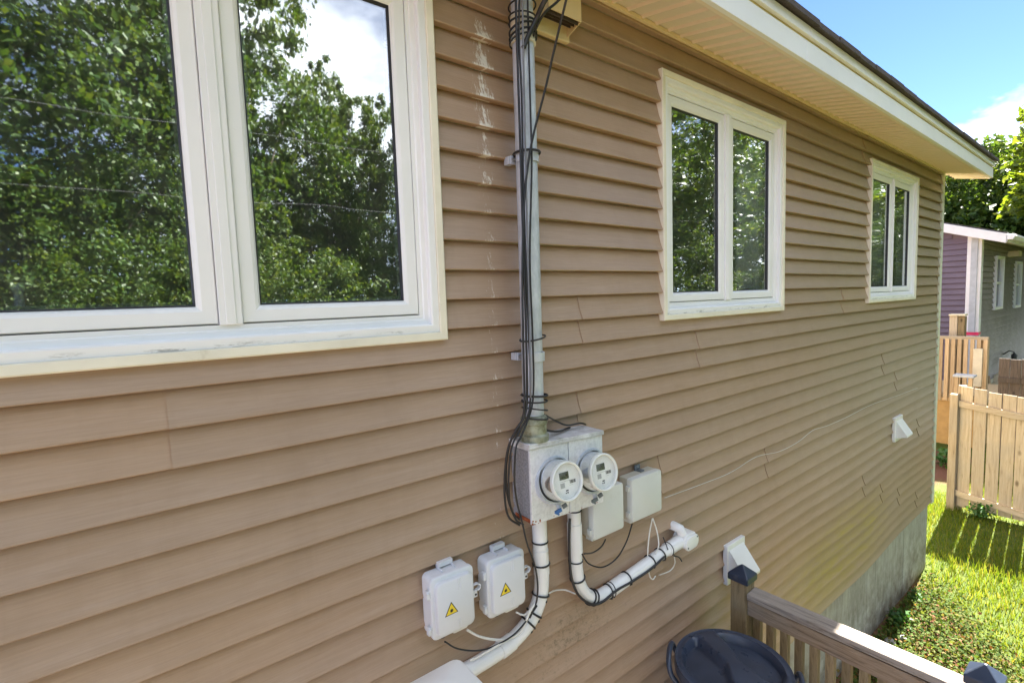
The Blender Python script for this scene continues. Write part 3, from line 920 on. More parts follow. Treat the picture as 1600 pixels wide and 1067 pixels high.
cable('wt2', .0032, 'white_wire', 'white wire dropping from the outer beige cabinet onto the conduit')
cable('wt3', .0028, 'white_wire', 'short white wire tail hooked below the conduit end')
cable('wt4', .0045, 'white_wire', 'white cable curving from the left fibre cabinet up to the conduit')
cable('bk4', .0030, 'black_cable', 'thin black wire sagging from the left fibre cabinet to the conduit')
cable('wt5', .0035, 'white_wire', 'short white cable from the fibre cabinet nearer the conduit')
cable('wt6', .0032, 'white_wire', 'white cable crossing the siding between the two white conduits')
cable('wt7', .0035, 'white_wire', 'white cable lying along the top of the left conduit')
cable('blk8', .0026, 'black_cable', 'black cable tie tail standing up from the right conduit')
cable('blk9', .0034, 'black_cable', 'black cable end curling out below the right conduit')
cable('wire', .0020, 'old_wire', 'thin white wire strung along the siding to the far end of the wall')

# ---------------------------------------------------------------- meter box
mbx = empty('meter_box', (1.31, -.01, 2.46), 'weathered grey metal meter box holding two round electricity meters', 'meter box')
def bt_(x, y, z):                      # the box hangs about 3 degrees low on its right side
    return (x, y, z - (x - 1.307) * .052)
P = []
YF = -.130
def bx_(mb, x0, x1, y0, y1, z0, z1):
    return mb.hexa([bt_(x0, y0, z0), bt_(x1, y0, z0), bt_(x1, y1, z0), bt_(x0, y1, z0), bt_(x0, y0, z1), bt_(x1, y0, z1), bt_(x1, y1, z1), bt_(x0, y1, z1)])
P.append(bx_(MB(), 1.116, 1.498, YF + .012, -.013, 2.468, 2.760).build('enclosure', 'box_side', bevel=.002))
P.append(bx_(MB(), 1.1135, 1.3055, YF, YF + .0115, 2.462, 2.748).build('cover', 'box_metal', bevel=.002))
P.append(bx_(MB(), 1.3095, 1.5015, YF, YF + .0115, 2.462, 2.748).build('cover', 'box_metal', bevel=.002))
mb = bx_(MB(), 1.108, 1.506, YF - .006, -.011, 2.7605, 2.767)
bx_(mb, 1.108, 1.506, YF - .006, YF - .003, 2.749, 2.7604)
bx_(mb, 1.108, 1.112, YF - .0029, -.011, 2.742, 2.7604)
P.append(mb.build('top_flange', 'box_top', bevel=.0015))
mb = MB()
r2 = random.Random(5)
for i in range(16):
    x = 1.1125 + r2.random() ** 2 * .04
    z = 2.461 + r2.random() ** 2 * .016
    s = r2.uniform(.0015, .0045)
    bx_(mb, x, x + s * 1.6, YF - .0006, YF + .002, z, z + s)
for x, z in ((1.37, 2.466), (1.455, 2.468), (1.46, 2.475), (1.462, 2.467), (1.30, 2.466), (1.22, 2.47)):
    bx_(mb, x, x + .004, YF - .0006, YF + .002, z, z + .003)
bx_(mb, 1.1128, 1.1165, YF + .013, -.03, 2.466, 2.480)
P.append(tag(mb.build('rust_patch', 'rust'), kind='stuff'))
adopt(mbx, *P)
def meter(c, f):
    c, f = Vector(c), Vector(f)
    ax = (f - c).normalized()
    L = (f - c).length
    rgt = ax.cross(Vector((0, 0, 1))).normalized()
    rgt = -rgt if rgt.x < 0 else rgt
    upv = rgt.cross(ax)
    upv = -upv if upv.z < 0 else upv
    m = MB().lathe([(.0905, -.016), (.0925, -.004), (.0925, .012), (.089, .018), (.082, .018), (.081, .004)], c, ax, 44).build('meter', 'galvanised', None, True, angle=40)
    ks = []
    ks.append(MB().lathe([(.0795, .003), (.0795, .013), (.0780, .014), (.0780, .004)], c, ax, 40).build('gasket', 'black_plastic', None, True, angle=40))
    ks.append(MB().lathe([(.0775, .006), (.0765, .03), (.0735, L - .012), (.0732, L - .008), (.070, L - .008), (.070, .006)], c, ax, 44).build('cover_drum', 'chrome', None, True, angle=50))
    ks.append(MB().lathe([(.0735, L - .012), (.0745, L - .006), (.0735, L + .002), (.0705, L + .0055), (.0665, L + .005), (.0635, L + .001), (.0635, L - .010), (.070, L - .012)], c, ax, 44).build('rim', 'meter_rim', None, True, angle=60))
    d = c + ax * (L - .009)
    ks.append(MB().lathe([(.0632, -.004), (.0632, .001), (.0001, .001)], d, ax, 40).build('dial', 'meter_dial'))
    def patch(name, x0, x1, z0, z1, mat, h):
        q = []
        for hh in (.001, h):
            q += [d + rgt * x0 + upv * z0 + ax * hh, d + rgt * x1 + upv * z0 + ax * hh, d + rgt * x1 + upv * z1 + ax * hh, d + rgt * x0 + upv * z1 + ax * hh]
        o = MB().hexa(q).build(name, mat)
        ks.append(o)
    patch('display', -.030, .014, .008, .034, 'lcd', .0025)
    for i in range(4): patch('display_digit', -.022 + i * .008, -.0165 + i * .008, .015, .028, 'lcd_digit', .0028)
    patch('print_block', -.030, -.010, -.022, -.004, 'print_grey', .0016)
    for i in range(7): patch('barcode_line', .016 + i * .0042, .0178 + i * .0042 + (i % 3) * .0006, -.012, .000, 'print_black', .0016)
    for i, (a, b, z) in enumerate(((-.008, .004, -.036), (-.010, -.006, -.044), (-.003, .003, -.044), (.012, .03, -.018), (-.028, .018, .0005))):
        patch('print_line', a, b, z, z + (.0045 if i < 3 else .001), 'print_black' if i < 3 else 'print_grey', .0016)
    ks.append(MB().lathe([(.0630, .0075), (.0630, .0085), (.0001, .0095)], d, ax, 40).build('front_lens', 'clear_cover', None, True))
    # sealing latch and tag under the ring
    b0 = c - upv * .093 + ax * .006
    mb = MB()
    bar(mb, b0, b0 - upv * .028 + ax * .004, .012, .016, ax)
    ks.append(mb.build('latch', 'galvanised', bevel=.001))
    mb = MB()
    bar(mb, b0 - upv * .012 + rgt * .008 + ax * .012, b0 - upv * .004 + rgt * .026 + ax * .018, .016, .008, ax)
    ks.append(mb.build('seal', 'dark_tag', bevel=.002))
    mb = MB()
    bar(mb, b0 - upv * .024 - rgt * .026 + ax * .010, b0 - upv * .019 + rgt * .002 + ax * .010, .013, .010, ax)
    bar(mb, b0 - upv * .021 - rgt * .030 + ax * .012, b0 - upv * .034 - rgt * .012 + ax * .012, .007, .006, ax)
    return m, ks, mb
m1, ks, sl = meter((1.226, -.130, 2.619), (1.221, -.212, 2.635))
ks.append(sl.build('seal_tag', 'blue_seal', bevel=.001))
for q in ks: q.parent = m1
m2_, ks, sl = meter((1.425, -.130, 2.605), (1.420, -.210, 2.620))
ks.append(sl.build('seal_tag', 'dark_tag', bevel=.001))
for q in ks: q.parent = m2_
adopt(mbx, m1, m2_)

# ---------------------------------------------------------------- white conduits
def conduit(path, r, label, rings, extras):
    P = [Vector(p) for p in path]
    e = empty('conduit', tuple(P[0]), label, 'pipe')
    sp = spline(path, 6)
    pt = [MB().tube(sp, r, 20).build('pipe', 'pvc_white', None, True, angle=60)]
    n = len(sp)
    for u, th, ro in rings:
        i = min(int(u * (n - 1)), n - 2)
        c = sp[i].lerp(sp[i + 1], u * (n - 1) - i)
        d = (sp[i + 1] - sp[max(i - 1, 0)]).normalized()
        a = d.orthogonal().normalized()
        b = d.cross(a)
        tl = rng.uniform(-.3, .3)
        tie = MB().tube([c + (a * math.cos(q) + b * math.sin(q)) * (r + ro) + d * tl * .012 * math.cos(q) for q in [2 * math.pi * k / 20 for k in range(20)]], th, 6, True)
        hd = c + Vector((rng.uniform(-.2, .5), -.7, -.7)).normalized() * (r + ro)
        tie.box(hd - Vector((.004, .004, .004)), hd + Vector((.004, .004, .004)))
        pt.append(tie.build('cable_tie', 'black_plastic', None, True))
    for u0, u1, ro in extras:
        a0, a1 = int(u0 * (n - 1)), max(int(u1 * (n - 1)), int(u0 * (n - 1)) + 1)
        pt.append(MB().tube(sp[a0:a1 + 1], ro, 20).build('coupling', 'pvc_white', None, True, angle=60))
    adopt(e, *pt)
    return e
PY = -.052
conduit([(1.213, PY, 2.475), (1.213, PY, 2.40), (1.215, PY, 2.30), (1.217, PY, 2.20), (1.207, PY, 2.13), (1.178, PY, 2.076), (1.132, PY, 2.036), (1.07, PY, 2.008), (1.0, PY, 1.995), (.92, PY, 1.990), (.80, PY, 1.988), (.62, PY, 1.986)], .0295,
        'white plastic conduit dropping from the meter box and bending left behind the fibre cabinets',
        [(.14, .0035, .001), (.22, .0035, .004), (.36, .0035, .004), (.47, .004, .003), (.53, .004, .003)], [(.17, .26, .0315), (.66, .74, .0325)])
c2 = conduit([(1.405, PY, 2.47), (1.405, PY, 2.40), (1.406, PY, 2.28), (1.410, PY, 2.16), (1.425, PY, 2.09), (1.462, PY, 2.028), (1.52, PY, 1.99), (1.60, PY, 1.984), (1.70, PY, 1.992), (1.84, PY, 2.006), (1.99, PY, 2.020), (2.10, PY, 2.028)], .0285,
        'white plastic conduit curving right from the meter box to a wall elbow',
        [(.02, .003, .001), (.045, .003, .001), (.07, .003, .001), (.24, .003, .001), (.32, .0035, .003), (.50, .0035, .004), (.53, .0035, .004), (.64, .003, .003), (.66, .003, .003), (.75, .0035, .003), (.86, .0035, .003), (.91, .0035, .003), (.965, .0035, .003)],
        [(.13, .22, .0315), (.66, .75, .0320), (.96, 1.0, .0325)])
mb = MB()
mb.tube([(2.095, PY, 2.0275), (2.125, PY, 2.030), (2.16, PY, 2.034)], [.031, .034, .036], 20)
el1 = mb.build('elbow_neck', 'pvc_white', None, True, angle=60)
mb = MB()
def rbox(mb, x0, x1, y0, y1, z0, z1, r, n=4, skew=0.0):
    ring = []
    for cx, cz, q0 in ((x1 - r, z1 - r, 0), (x0 + r, z1 - r, 90), (x0 + r, z0 + r, 180), (x1 - r, z0 + r, 270)):
        for k in range(n + 1):
            q = math.radians(q0 + 90 * k / n)
            ring.append((cx + r * math.cos(q), cz + r * math.sin(q)))
    def lv(y, ins):
        mx, mz = (x0 + x1) / 2, (z0 + z1) / 2
        sx, sz_ = (x1 - x0 - 2 * ins) / (x1 - x0), (z1 - z0 - 2 * ins) / (z1 - z0)
        return [(mx + (px - mx) * sx, y, mz + (pz - mz) * sz_ + skew * (px - mx)) for px, pz in ring]
    e = min(.006, abs(y1 - y0) * .3)
    s = 1 if y1 > y0 else -1
    return mb.rings([lv(y0, 0), lv(y1 - s * e, 0), lv(y1 - s * e * .3, e * .3), lv(y1, e)])
rbox(mb, 2.145, 2.255, -.020, -.088, 1.998, 2.072, .028, 5, .03)
el2 = mb.build('elbow_body', 'pvc_white', None, True, angle=50)
el3 = rbox(MB(), 2.150, 2.262, -.0885, -.0975, 1.990, 2.060, .03, 5, .03).build('elbow_cover', 'pvc_white', None, True, angle=50)
sc = MB()
for x, z in ((2.166, 2.008), (2.248, 2.046)): sc.lathe([(.005, 0), (.005, .0015), (.0001, .0016)], (x, -.0975, z), (0, -1, 0), 10)
el4 = sc.build('cover_screw', 'dark_tag')
el5 = MB().tube([(2.168, -.06, 2.07), (2.158, -.055, 2.10), (2.150, -.03, 2.106), (2.150, -.005, 2.106)], .024, 16).build('wall_stub', 'pvc_white', None, True, angle=60)
adopt(c2, el1, el2, el3, el4, el5)
# ---------------------------------------------------------------- fibre cabinets (two grey, two beige)
def grey_cabinet(x0, x1, z0, z1, label):
    e = empty('fibre_cabinet', ((x0 + x1) / 2, -.02, z0), label, 'utility box', 'fibre cabinets left of the meter box')
    p = []
    sk = -.02
    p.append(rbox(MB(), x0 + .002, x1 - .003, -.016, -.060, z0 + .003, z1 - .002, .018, 5, sk).build('back_shell', 'cabinet_grey', None, True, angle=45))
    lid = rbox(MB(), x0, x1, -.061, -.078, z0, z1, .020, 6, sk)
    rbox(lid, x0 + .014, x1 - .012, -.0775, -.094, z0 + .013, z1 - .016, .022, 6, sk)
    p.append(lid.build('lid', 'cabinet_grey', None, True, angle=45))
    xm = (x0 + x1) / 2
    for xr in (xm + .012, xm + .022):
        mb = MB()
        bar(mb, (xr, -.0942, z1 - .020), (xr + .002, -.0942, z1 - .062), .003, .003, (0, -1, 0))
        bar(mb, (xr - .002, -.0942, z0 + .018), (xr - .006, -.0942, z0 + .055), .003, .003, (0, -1, 0))
        p.append(mb.build('lid_rib', 'cabinet_grey', bevel=.001))
    for zz in (z1 - .052, z0 + .040):    # hinges on the left
        mb = MB().box((x0 - .011, -.074, zz - .015), (x0 + .002, -.056, zz + .015)).box((x0 - .014, -.079, zz - .009), (x0 - .003, -.070, zz + .012))
        p.append(mb.build('hinge', 'cabinet_grey', bevel=.002))
    zz = (z0 + z1) / 2 + .012            # padlock loop on the right
    ring = [(x1 + .018 + .013 * math.cos(q), zz + .013 * math.sin(q)) for q in [math.radians(d) for d in range(-100, 101, 20)]]
    mb = MB()
    mb.rings([[(x - .0, -.060, z), (x, -.076, z), ((x - x1 - .018) * .72 + x1 + .018, -.076, (z - zz) * .72 + zz), ((x - x1 - .018) * .72 + x1 + .018, -.060, (z - zz) * .72 + zz)] for x, z in ring])
    mb.box((x1 - .002, -.074, zz + .0095), (x1 + .018, -.061, zz + .0128)).box((x1 - .002, -.074, zz - .0128), (x1 + .018, -.061, zz - .0095))
    mb.box((x1 - .002, -.073, zz - .034), (x1 + .016, -.062, zz - .0145))
    lp = mb.build('hasp', 'cabinet_grey', bevel=.0008)
    ho = MB().lathe([(.0042, 0), (.0042, .0012), (.0001, .0013)], (x1 + .009, -.0732, zz - .024), (0, -1, 0), 10).build('hole', 'print_black')
    ho.parent = lp
    p.append(lp)
    mb = MB().box((xm - .028, -.036, z1 + .006), (xm + .028, -.014, z1 + .022)).box((xm - .028, -.058, z1 - .006), (xm - .024, -.014, z1 + .0055)).box((xm + .024, -.058, z1 - .006), (xm + .028, -.014, z1 + .0055))
    mb.box((xm - .028, -.020, z1 - .004), (xm + .028, -.014, z1 + .0055))
    p.append(mb.build('bracket', 'cabinet_grey', bevel=.001))
    p.append(MB().lathe([(.015, 0), (.015, .016), (.012, .020), (.0001, .0201)], (x0 + .050, -.048, z0 + .006), (0, 0, -1), 18).build('cable_gland', 'black_plastic', None, True, angle=40))
    p.append(rbox(MB(), x0 + .085, x1 - .022, -.030, -.066, z0 - .016, z0 + .004, .009, 4).build('base_lip', 'pvc_white', None, True, angle=40))
    # triangular warning label
    tx, tz, h = xm - .018, (z0 + z1) / 2 - .012, .044
    def tri(s, y, yb):
        hh = h * s
        return MB().prism([(tx - hh * .577, tz - hh / 3), (tx + hh * .577, tz - hh / 3), (tx, tz + 2 * hh / 3)], y, yb)
    l0 = tri(1.0, -.0950, -.0940).build('warning_label', 'print_black')
    l1 = tri(.83, -.0954, -.0949).build('label_field', 'label_yellow')
    st = MB()
    star = []
    for k in range(24):
        q = 2 * math.pi * k / 24
        rr = .0075 if k % 2 == 0 else .0042
        star.append((tx + rr * math.cos(q), tz - .001 + rr * math.sin(q)))
    st.prism(star, -.0958, -.0953)
    l2 = st.build('laser_symbol', 'print_black')
    l1.parent = l0
    l2.parent = l0
    adopt(e, *p, l0)
    l1.parent = l0
    return e
grey_cabinet(.712, .882, 2.173, 2.390, 'grey plastic fibre cabinet with laser warning label, furthest from the meter box')
grey_cabinet(.938, 1.112, 2.151, 2.370, 'grey plastic fibre cabinet with laser warning label, beside the white conduit')
def beige_cabinet(x0, x1, z0, z1, label):
    e = empty('phone_cabinet', ((x0 + x1) / 2, -.02, z0), label, 'utility box', 'beige cabinets right of the meter box')
    p = []
    sk = -.012
    p.append(rbox(MB(), x0 + .003, x1 - .003, -.016, -.062, z0 + .002, z1 - .002, .006, 3, sk).build('back_shell', 'cabinet_side', None, True, angle=40))
    p.append(rbox(MB(), x0, x1, -.0625, -.092, z0, z1, .012, 4, sk).build('lid', 'cabinet_beige', None, True, angle=40))
    for zz in (z1 - .045, z0 + .035):
        p.append(MB().box((x0 - .009, -.078, zz - .013), (x0 + .001, -.060, zz + .013)).box((x0 - .012, -.082, zz + .006), (x0 - .002, -.072, zz + .013)).build('hinge', 'cabinet_beige', bevel=.002))
    zz = (z0 + z1) / 2 + .02
    mb = MB().tube([(x1 - .002, -.066, zz + .012), (x1 + .009, -.066, zz + .010), (x1 + .013, -.066, zz), (x1 + .009, -.066, zz - .010), (x1 - .002, -.066, zz - .012)], .0028, 6)
    p.append(mb.build('hasp', 'dark_tag', None, True))
    xm = (x0 + x1) / 2 + .02
    mb = MB().box((xm - .018, -.022, z1 - .004), (xm + .018, -.014, z1 + .024)).box((xm - .014, -.05, z1 - .003), (xm + .014, -.022, z1 + .004))
    p.append(mb.build('bracket', 'dark_tag', bevel=.001))
    p.append(MB().lathe([(.005, 0), (.005, .002), (.0001, .003)], (xm, -.0222, z1 + .014), (0, -1, 0), 8).build('screw', 'spacer'))
    for a, b in ((x0 + .012, x0 + .075), (x1 - .062, x1 - .012)):
        p.append(MB().box((a, -.070, z0 - .013), (b, -.030, z0 + .002)).build('cable_entry', 'cabinet_beige', bevel=.003))
    adopt(e, *p)
beige_cabinet(1.735, 1.956, 2.272, 2.474, 'beige plastic cabinet mounted higher, with loops of white wire hanging below')
beige_cabinet(1.480, 1.676, 2.272, 2.482, 'beige plastic cabinet partly hidden behind the meter box corner')

# ---------------------------------------------------------------- deck, railing, bin, white post
DZ = .75
deck = empty('deck', (.4, -1.5, 0), 'weathered wooden deck below the wall', 'deck')
p = []
y = -.06
while y > -3.0:
    p.append(MB().box((-2.5, y - .138, DZ - .035), (2.62, y, DZ)).build('deck_board', 'deck_wood', bevel=.003))
    y -= .144
mb = MB()
for x in (-2.45, -.8, .9, 2.57):
    mb.box((x - .04, -3.0, DZ - .20), (x + .04, -.08, DZ - .036))
    for yy in (-.2, -1.5, -2.9): mb.box((x - .045, yy - .045, -.2), (x + .045, yy + .045, DZ - .2))
p.append(mb.build('deck_frame', 'rail_wood_z'))
adopt(deck, *p)
def post_cap(x, y, z, w, h, mat):
    a = w / 2
    rs = [[(x - a, y - a, z), (x + a, y - a, z), (x + a, y + a, z), (x - a, y + a, z)], [(x - a, y - a, z + h * .42), (x + a, y - a, z + h * .42), (x + a, y + a, z + h * .42), (x - a, y + a, z + h * .42)],
          [(x - a * .08, y - a * .08, z + h), (x + a * .08, y - a * .08, z + h), (x + a * .08, y + a * .08, z + h), (x - a * .08, y + a * .08, z + h)]]
    return MB().rings(rs).build('post_cap', mat, bevel=.004)
rail = empty('railing', (2.55, -.65, DZ), 'weathered wooden deck railing with black post caps behind the bin', 'railing')
p = []
RX = 2.545
for py in (-.185, -1.158):
    po = MB().box((RX - .045, py - .045, 0), (RX + .045, py + .045, 1.742)).build('post', 'rail_wood_z', bevel=.004)
    cp = post_cap(RX, py, 1.738, .112, .082, 'cap_black')
    cp.parent = po
    p.append(po)
tr_ = MB()
tr_.hexa([(RX - .046, -1.112, 1.668), (RX + .046, -1.112, 1.668), (RX + .046, -.231, 1.658), (RX - .046, -.231, 1.658), (RX - .046, -1.112, 1.702), (RX + .046, -1.112, 1.707), (RX + .046, -.231, 1.697), (RX - .046, -.231, 1.692)])
p.append(tr_.build('top_rail', 'rail_wood_top', bevel=.005))
p.append(MB().box((RX - .038, -1.112, 1.570), (RX - .002, -.231, 1.656)).build('side_rail', 'rail_wood_y', bevel=.003))
p.append(MB().box((RX - .038, -1.112, .84), (RX - .002, -.231, .92)).build('bottom_rail', 'rail_wood_y', bevel=.003))
y = -.262
b0 = None
while y > -1.09:
    if b0 is None:
        b0 = MB().box((-.0185, -.019, .80), (.0185, .019, 1.645)).build('baluster', 'rail_wood_z', bevel=.003)
        b0.location = (RX + .018, y, 0)
        bb = b0
    else:
        bb = copy_obj(b0, None, (RX + .018, y, 0))
    p.append(bb)
    y -= .0705
adopt(rail, *p)
rail2 = empty('railing', (2.55, -2.05, DZ), 'next bay of the wooden deck railing, nearest the camera', 'railing')
p = [MB().box((RX - .046, -2.85, 1.660), (RX + .046, -1.205, 1.700)).build('top_rail', 'rail_wood_top', bevel=.005), MB().box((RX - .038, -2.85, 1.57), (RX - .002, -1.205, 1.657)).build('side_rail', 'rail_wood_y', bevel=.003)]
po = MB().box((RX - .045, -2.945, 0), (RX + .045, -2.855, 1.742)).build('post', 'rail_wood_z', bevel=.004)
cp = post_cap(RX, -2.9, 1.738, .112, .082, 'cap_black')
cp.parent = po
p.append(po)
y = -1.24
while y > -2.82:
    p.append(copy_obj(b0, None, (RX + .018, y, 0)))
    y -= .0705
adopt(rail2, *p)

# rubbish bin
BX, BY, BZ, BR = 2.07, -.385, 1.59, .252
binn = empty('garbage_bin', (BX, BY, DZ), 'round black plastic garbage bin with a moulded lid beside the railing', 'bin')
p = [MB().lathe([(.185, 0), (.19, .005), (.225, .74), (.238, .745), (.238, .785), (.226, .785), (.215, .70), (.18, .01)], (BX, BY, DZ + .003), (0, 0, 1), 48).build('body', 'bin_black', None, True, angle=40)]
NR, NA = 26, 96
v, f = [], []
def sst(a, b, x):
    u = max(0, min(1, (x - a) / (b - a)))
    return u * u * (3 - 2 * u)
bd = math.radians(62)                   # direction of the central bar of the lid
for i in range(NR + 1):
    r = BR * i / NR
    for k in range(NA):
        q = 2 * math.pi * k / NA
        x, y = r * math.cos(q), r * math.sin(q)
        s = x * math.sin(bd) - y * math.cos(bd)
        a = x * math.cos(bd) + y * math.sin(bd)
        h = .030 * (1 - (r / BR) ** 2)
        wid = .030 + .55 * max(0, -a) ** 1.25 + .10 * max(0, a)
        rec = sst(wid, wid + .022, abs(s)) * sst(.222, .200, r) * sst(-.16, -.10, a)
        h -= .042 * rec
        if r > BR * .93: h -= .004 * sst(BR * .93, BR * .95, r) - .010 * sst(BR * .95, BR * .975, r)
        v.append((BX + x, BY + y, BZ + h))
for i in range(NR):
    for k in range(NA):
        f.append((i * NA + k, (i + 1) * NA + k, (i + 1) * NA + (k + 1) % NA, i * NA + (k + 1) % NA))
o = len(v)
for dz, rr in ((-.004, 1.012), (-.035, 1.018), (-.037, .99)):
    for k in range(NA):
        q = 2 * math.pi * k / NA
        v.append((BX + BR * rr * math.cos(q), BY + BR * rr * math.sin(q), BZ + dz))
prev = NR * NA
for j in range(3):
    for k in range(NA):
        f.append((prev + k, o + j * NA + k, o + j * NA + (k + 1) % NA, prev + (k + 1) % NA))
    prev = o + j * NA
lid = MB().add(v, f).build('lid', 'bin_black', None, True, angle=60)
em = MB().prism([(BX - .007, 0), (BX, -.007), (BX + .007, 0), (BX, .007)], 0, .003)
em.v = [(x, BY + .07 + z, BZ + .027 + y) for x, y, z in em.v]
em = em.build('lid_emblem', 'cap_black')
em.parent = lid
p += [lid, em] if False else [lid]
for sgn, ang in ((1, 118), (-1, 298)):
    q0 = math.radians(ang)
    n_ = Vector((math.cos(q0), math.sin(q0), 0))
    t_ = Vector((-math.sin(q0), math.cos(q0), 0))
    c = Vector((BX, BY, BZ - .045))
    pts = [c + n_ * .235 + t_ * .085 - Vector((0, 0, .05)), c + n_ * .262 + t_ * .088 - Vector((0, 0, .01)), c + n_ * .275 + t_ * .070 + Vector((0, 0, .035)), c + n_ * .280 + Vector((0, 0, .045)),
           c + n_ * .275 - t_ * .070 + Vector((0, 0, .035)), c + n_ * .262 - t_ * .088 - Vector((0, 0, .01)), c + n_ * .235 - t_ * .085 - Vector((0, 0, .05))]
    p.append(MB().tube(spline(pts, 5), .0125, 10).build('handle', 'bin_black', None, True))
adopt(binn, *p)

# white post with cap close to the camera
wp = empty('white_post', (.560, -.430, DZ), 'white vinyl post with a shallow rounded cap, close to the camera', 'post')
def cap_ring(w, z, r):
    ring = []
    a = w / 2
    for cx, cy, q0 in ((a - r, a - r, 0), (-a + r, a - r, 90), (-a + r, -a + r, 180), (a - r, -a + r, 270)):
        for k in range(5):
            q = math.radians(q0 + 22.5 * k)
            ring.append((.560 + cx + r * math.cos(q), -.430 + cy + r * math.sin(q), z))
    return ring
cap = MB().rings([cap_ring(.206, 2.245, .022), cap_ring(.212, 2.25, .026), cap_ring(.212, 2.286, .026), cap_ring(.204, 2.296, .026), cap_ring(.190, 2.301, .026), cap_ring(.012, 2.335, .005)]).build('cap', 'post_white', None, True, angle=35)
pst = MB().box((.560 - .08, -.430 - .08, DZ), (.560 + .08, -.430 + .08, 2.246)).build('post_sleeve', 'post_white', bevel=.006)
adopt(wp, cap, pst)
# ---------------------------------------------------------------- wooden fence at the end of the yard
fence = empty('wooden_fence', (9.5, -.8, 0), 'pale cedar board fence standing on the grass beyond the house corner', 'fence')
p = []
FX = 9.5
def drop(y): return -.15 * max(0, .17 - y) if y > -.6 else -.115 - .03 * (-.6 - y)
p.append(MB().box((FX - .065, .172, -.1), (FX + .03, .262, 1.715)).build('post', 'fence_wood', bevel=.005))
p.append(MB().box((FX + .032, .10, -.1), (FX + .10, .19, 1.84)).build('post', 'fence_wood', bevel=.005))
r2 = random.Random(21)
y = .155
while y > -2.6:
    w = .134 + r2.uniform(-.004, .004)
    gap = r2.uniform(.009, .018)
    t0 = 1.835 + drop(y) + r2.uniform(-.008, .008)
    lean = r2.uniform(-.004, .004)
    o = MB().hexa([(FX + .012, y - w, .03), (FX + .030, y - w, .03), (FX + .030, y, .03), (FX + .012, y, .03), (FX + .012, y - w + lean, t0 - .012), (FX + .030, y - w + lean, t0 - .012), (FX + .030, y + lean, t0), (FX + .012, y + lean, t0)]).build('board', 'fence_wood', bevel=.003)
    p.append(o)
    y -= w + gap
for z0, z1 in ((1.535, 1.624), (.195, .28)):
    mb = MB()
    ys = [.17, -.6, -2.6]
    rs = [[(FX - .028, yy, z0 + drop(yy)), (FX + .010, yy, z0 + drop(yy)), (FX + .010, yy, z1 + drop(yy)), (FX - .028, yy, z1 + drop(yy))] for yy in ys]
    p.append(mb.rings(rs).build('rail', 'fence_rail_wood', bevel=.004))
p.append(MB().box((FX - .045, -2.7, -.1), (FX + .045, -2.61, 1.75)).build('post', 'fence_wood', bevel=.005))
adopt(fence, *p)

# ---------------------------------------------------------------- neighbouring house
nb = empty('neighbour_house', (20, 5, 0), 'low house with purple gable wall and grey side wall beyond the fence', 'house')
p = []
NX, NY = 16.0, 1.06
def lap_wall_x(y, x0, x1, z0, z1, mat, holes):      # wall facing -y
    mb = MB()
    z = z1
    xs = sorted({x0, x1} | {e for h in holes for e in h[:2]})
    while z > z0:
        zl = max(z - .135, z0)
        for a, b in zip(xs, xs[1:]):
            cx, cz = (a + b) / 2, (z + zl) / 2
            if any(h[0] < cx < h[1] and h[2] < cz < h[3] for h in holes): continue
            mb.add([(a, y, z), (b, y, z), (b, y - .036, zl + .020), (a, y - .036, zl + .020), (b, y - .038, zl + .004), (a, y - .038, zl + .004), (b, y + .01, zl), (a, y + .01, zl)], [(3, 2, 1, 0), (5, 4, 2, 3), (7, 6, 4, 5)])
        z = zl
    return mb.build('side_wall', mat)
def lap_wall_y(x, y0, y1, z0, ztop, mat):            # wall facing -x, top follows the rake
    mb = MB()
    z = z0
    while z < ztop(y1):
        zu = z + .135
        ya = y0 if zu <= ztop(y0) else y0 + (zu - ztop(y0)) / .345
        if ya >= y1: break
        mb.add([(x, ya, zu), (x, y1, zu), (x - .040, y1, z + .006), (x - .040, ya, z + .006), (x, y1, z), (x, ya, z)], [(0, 1, 2, 3), (3, 2, 4, 5)])
        z = zu
    return mb.build('gable_wall', mat)
holes = [(17.85, 18.80, 2.70, 3.96), (20.9, 21.8, 2.64, 3.88), (23.9, 24.8, 2.64, 3.88)]
p.append(lap_wall_x(NY, NX + .16, 30, .79, 4.42, 'grey_siding', holes))
def rk(y): return 4.42 + (y - NY) * .345
m2 = MB().hexa([(NX + .005, NY + .18, .80), (NX + .05, NY + .18, .80), (NX + .05, 5.0, .80), (NX + .005, 5.0, .80), (NX + .005, NY + .18, rk(NY + .18)), (NX + .05, NY + .18, rk(NY + .18)), (NX + .05, 5.0, rk(5.0)), (NX + .005, 5.0, rk(5.0))])
p.append(m2.build('gable_sheathing', 'purple_siding'))
p.append(lap_wall_y(NX, NY + .16, 5.0, .79, lambda y: rk(y) - .02, 'purple_siding'))
p.append(MB().box((NX - .06, NY - .06, .74), (NX + .16, NY + .20, 4.46)).build('corner_post', 'n_white', bevel=.01))
p.append(MB().box((NX - .095, NY + .005, .80), (NX - .062, NY + .125, 4.40)).build('downspout', 'planter_grey', bevel=.006))
tp = MB().box((NX - .098, NY - .064, 2.10), (NX + .163, NY + .203, 2.175)).build('tape_band', 'red_tape')
tp['label'] = 'red tape wrapped round the white corner post'
p.append(tp)
p.append(MB().box((NX + .05, NY + .1, -.3), (30, 9, .785)).build('foundation', 'n_cream'))
p.append(MB().box((NX + .06, NY + .06, .79), (29.9, 9, 4.4)).build('core', 'plaster'))
e0, ez = NY - .50, 4.21
ry = 5.0
def roofz(y): return 4.44 + (y - e0) * .345
mb = MB()
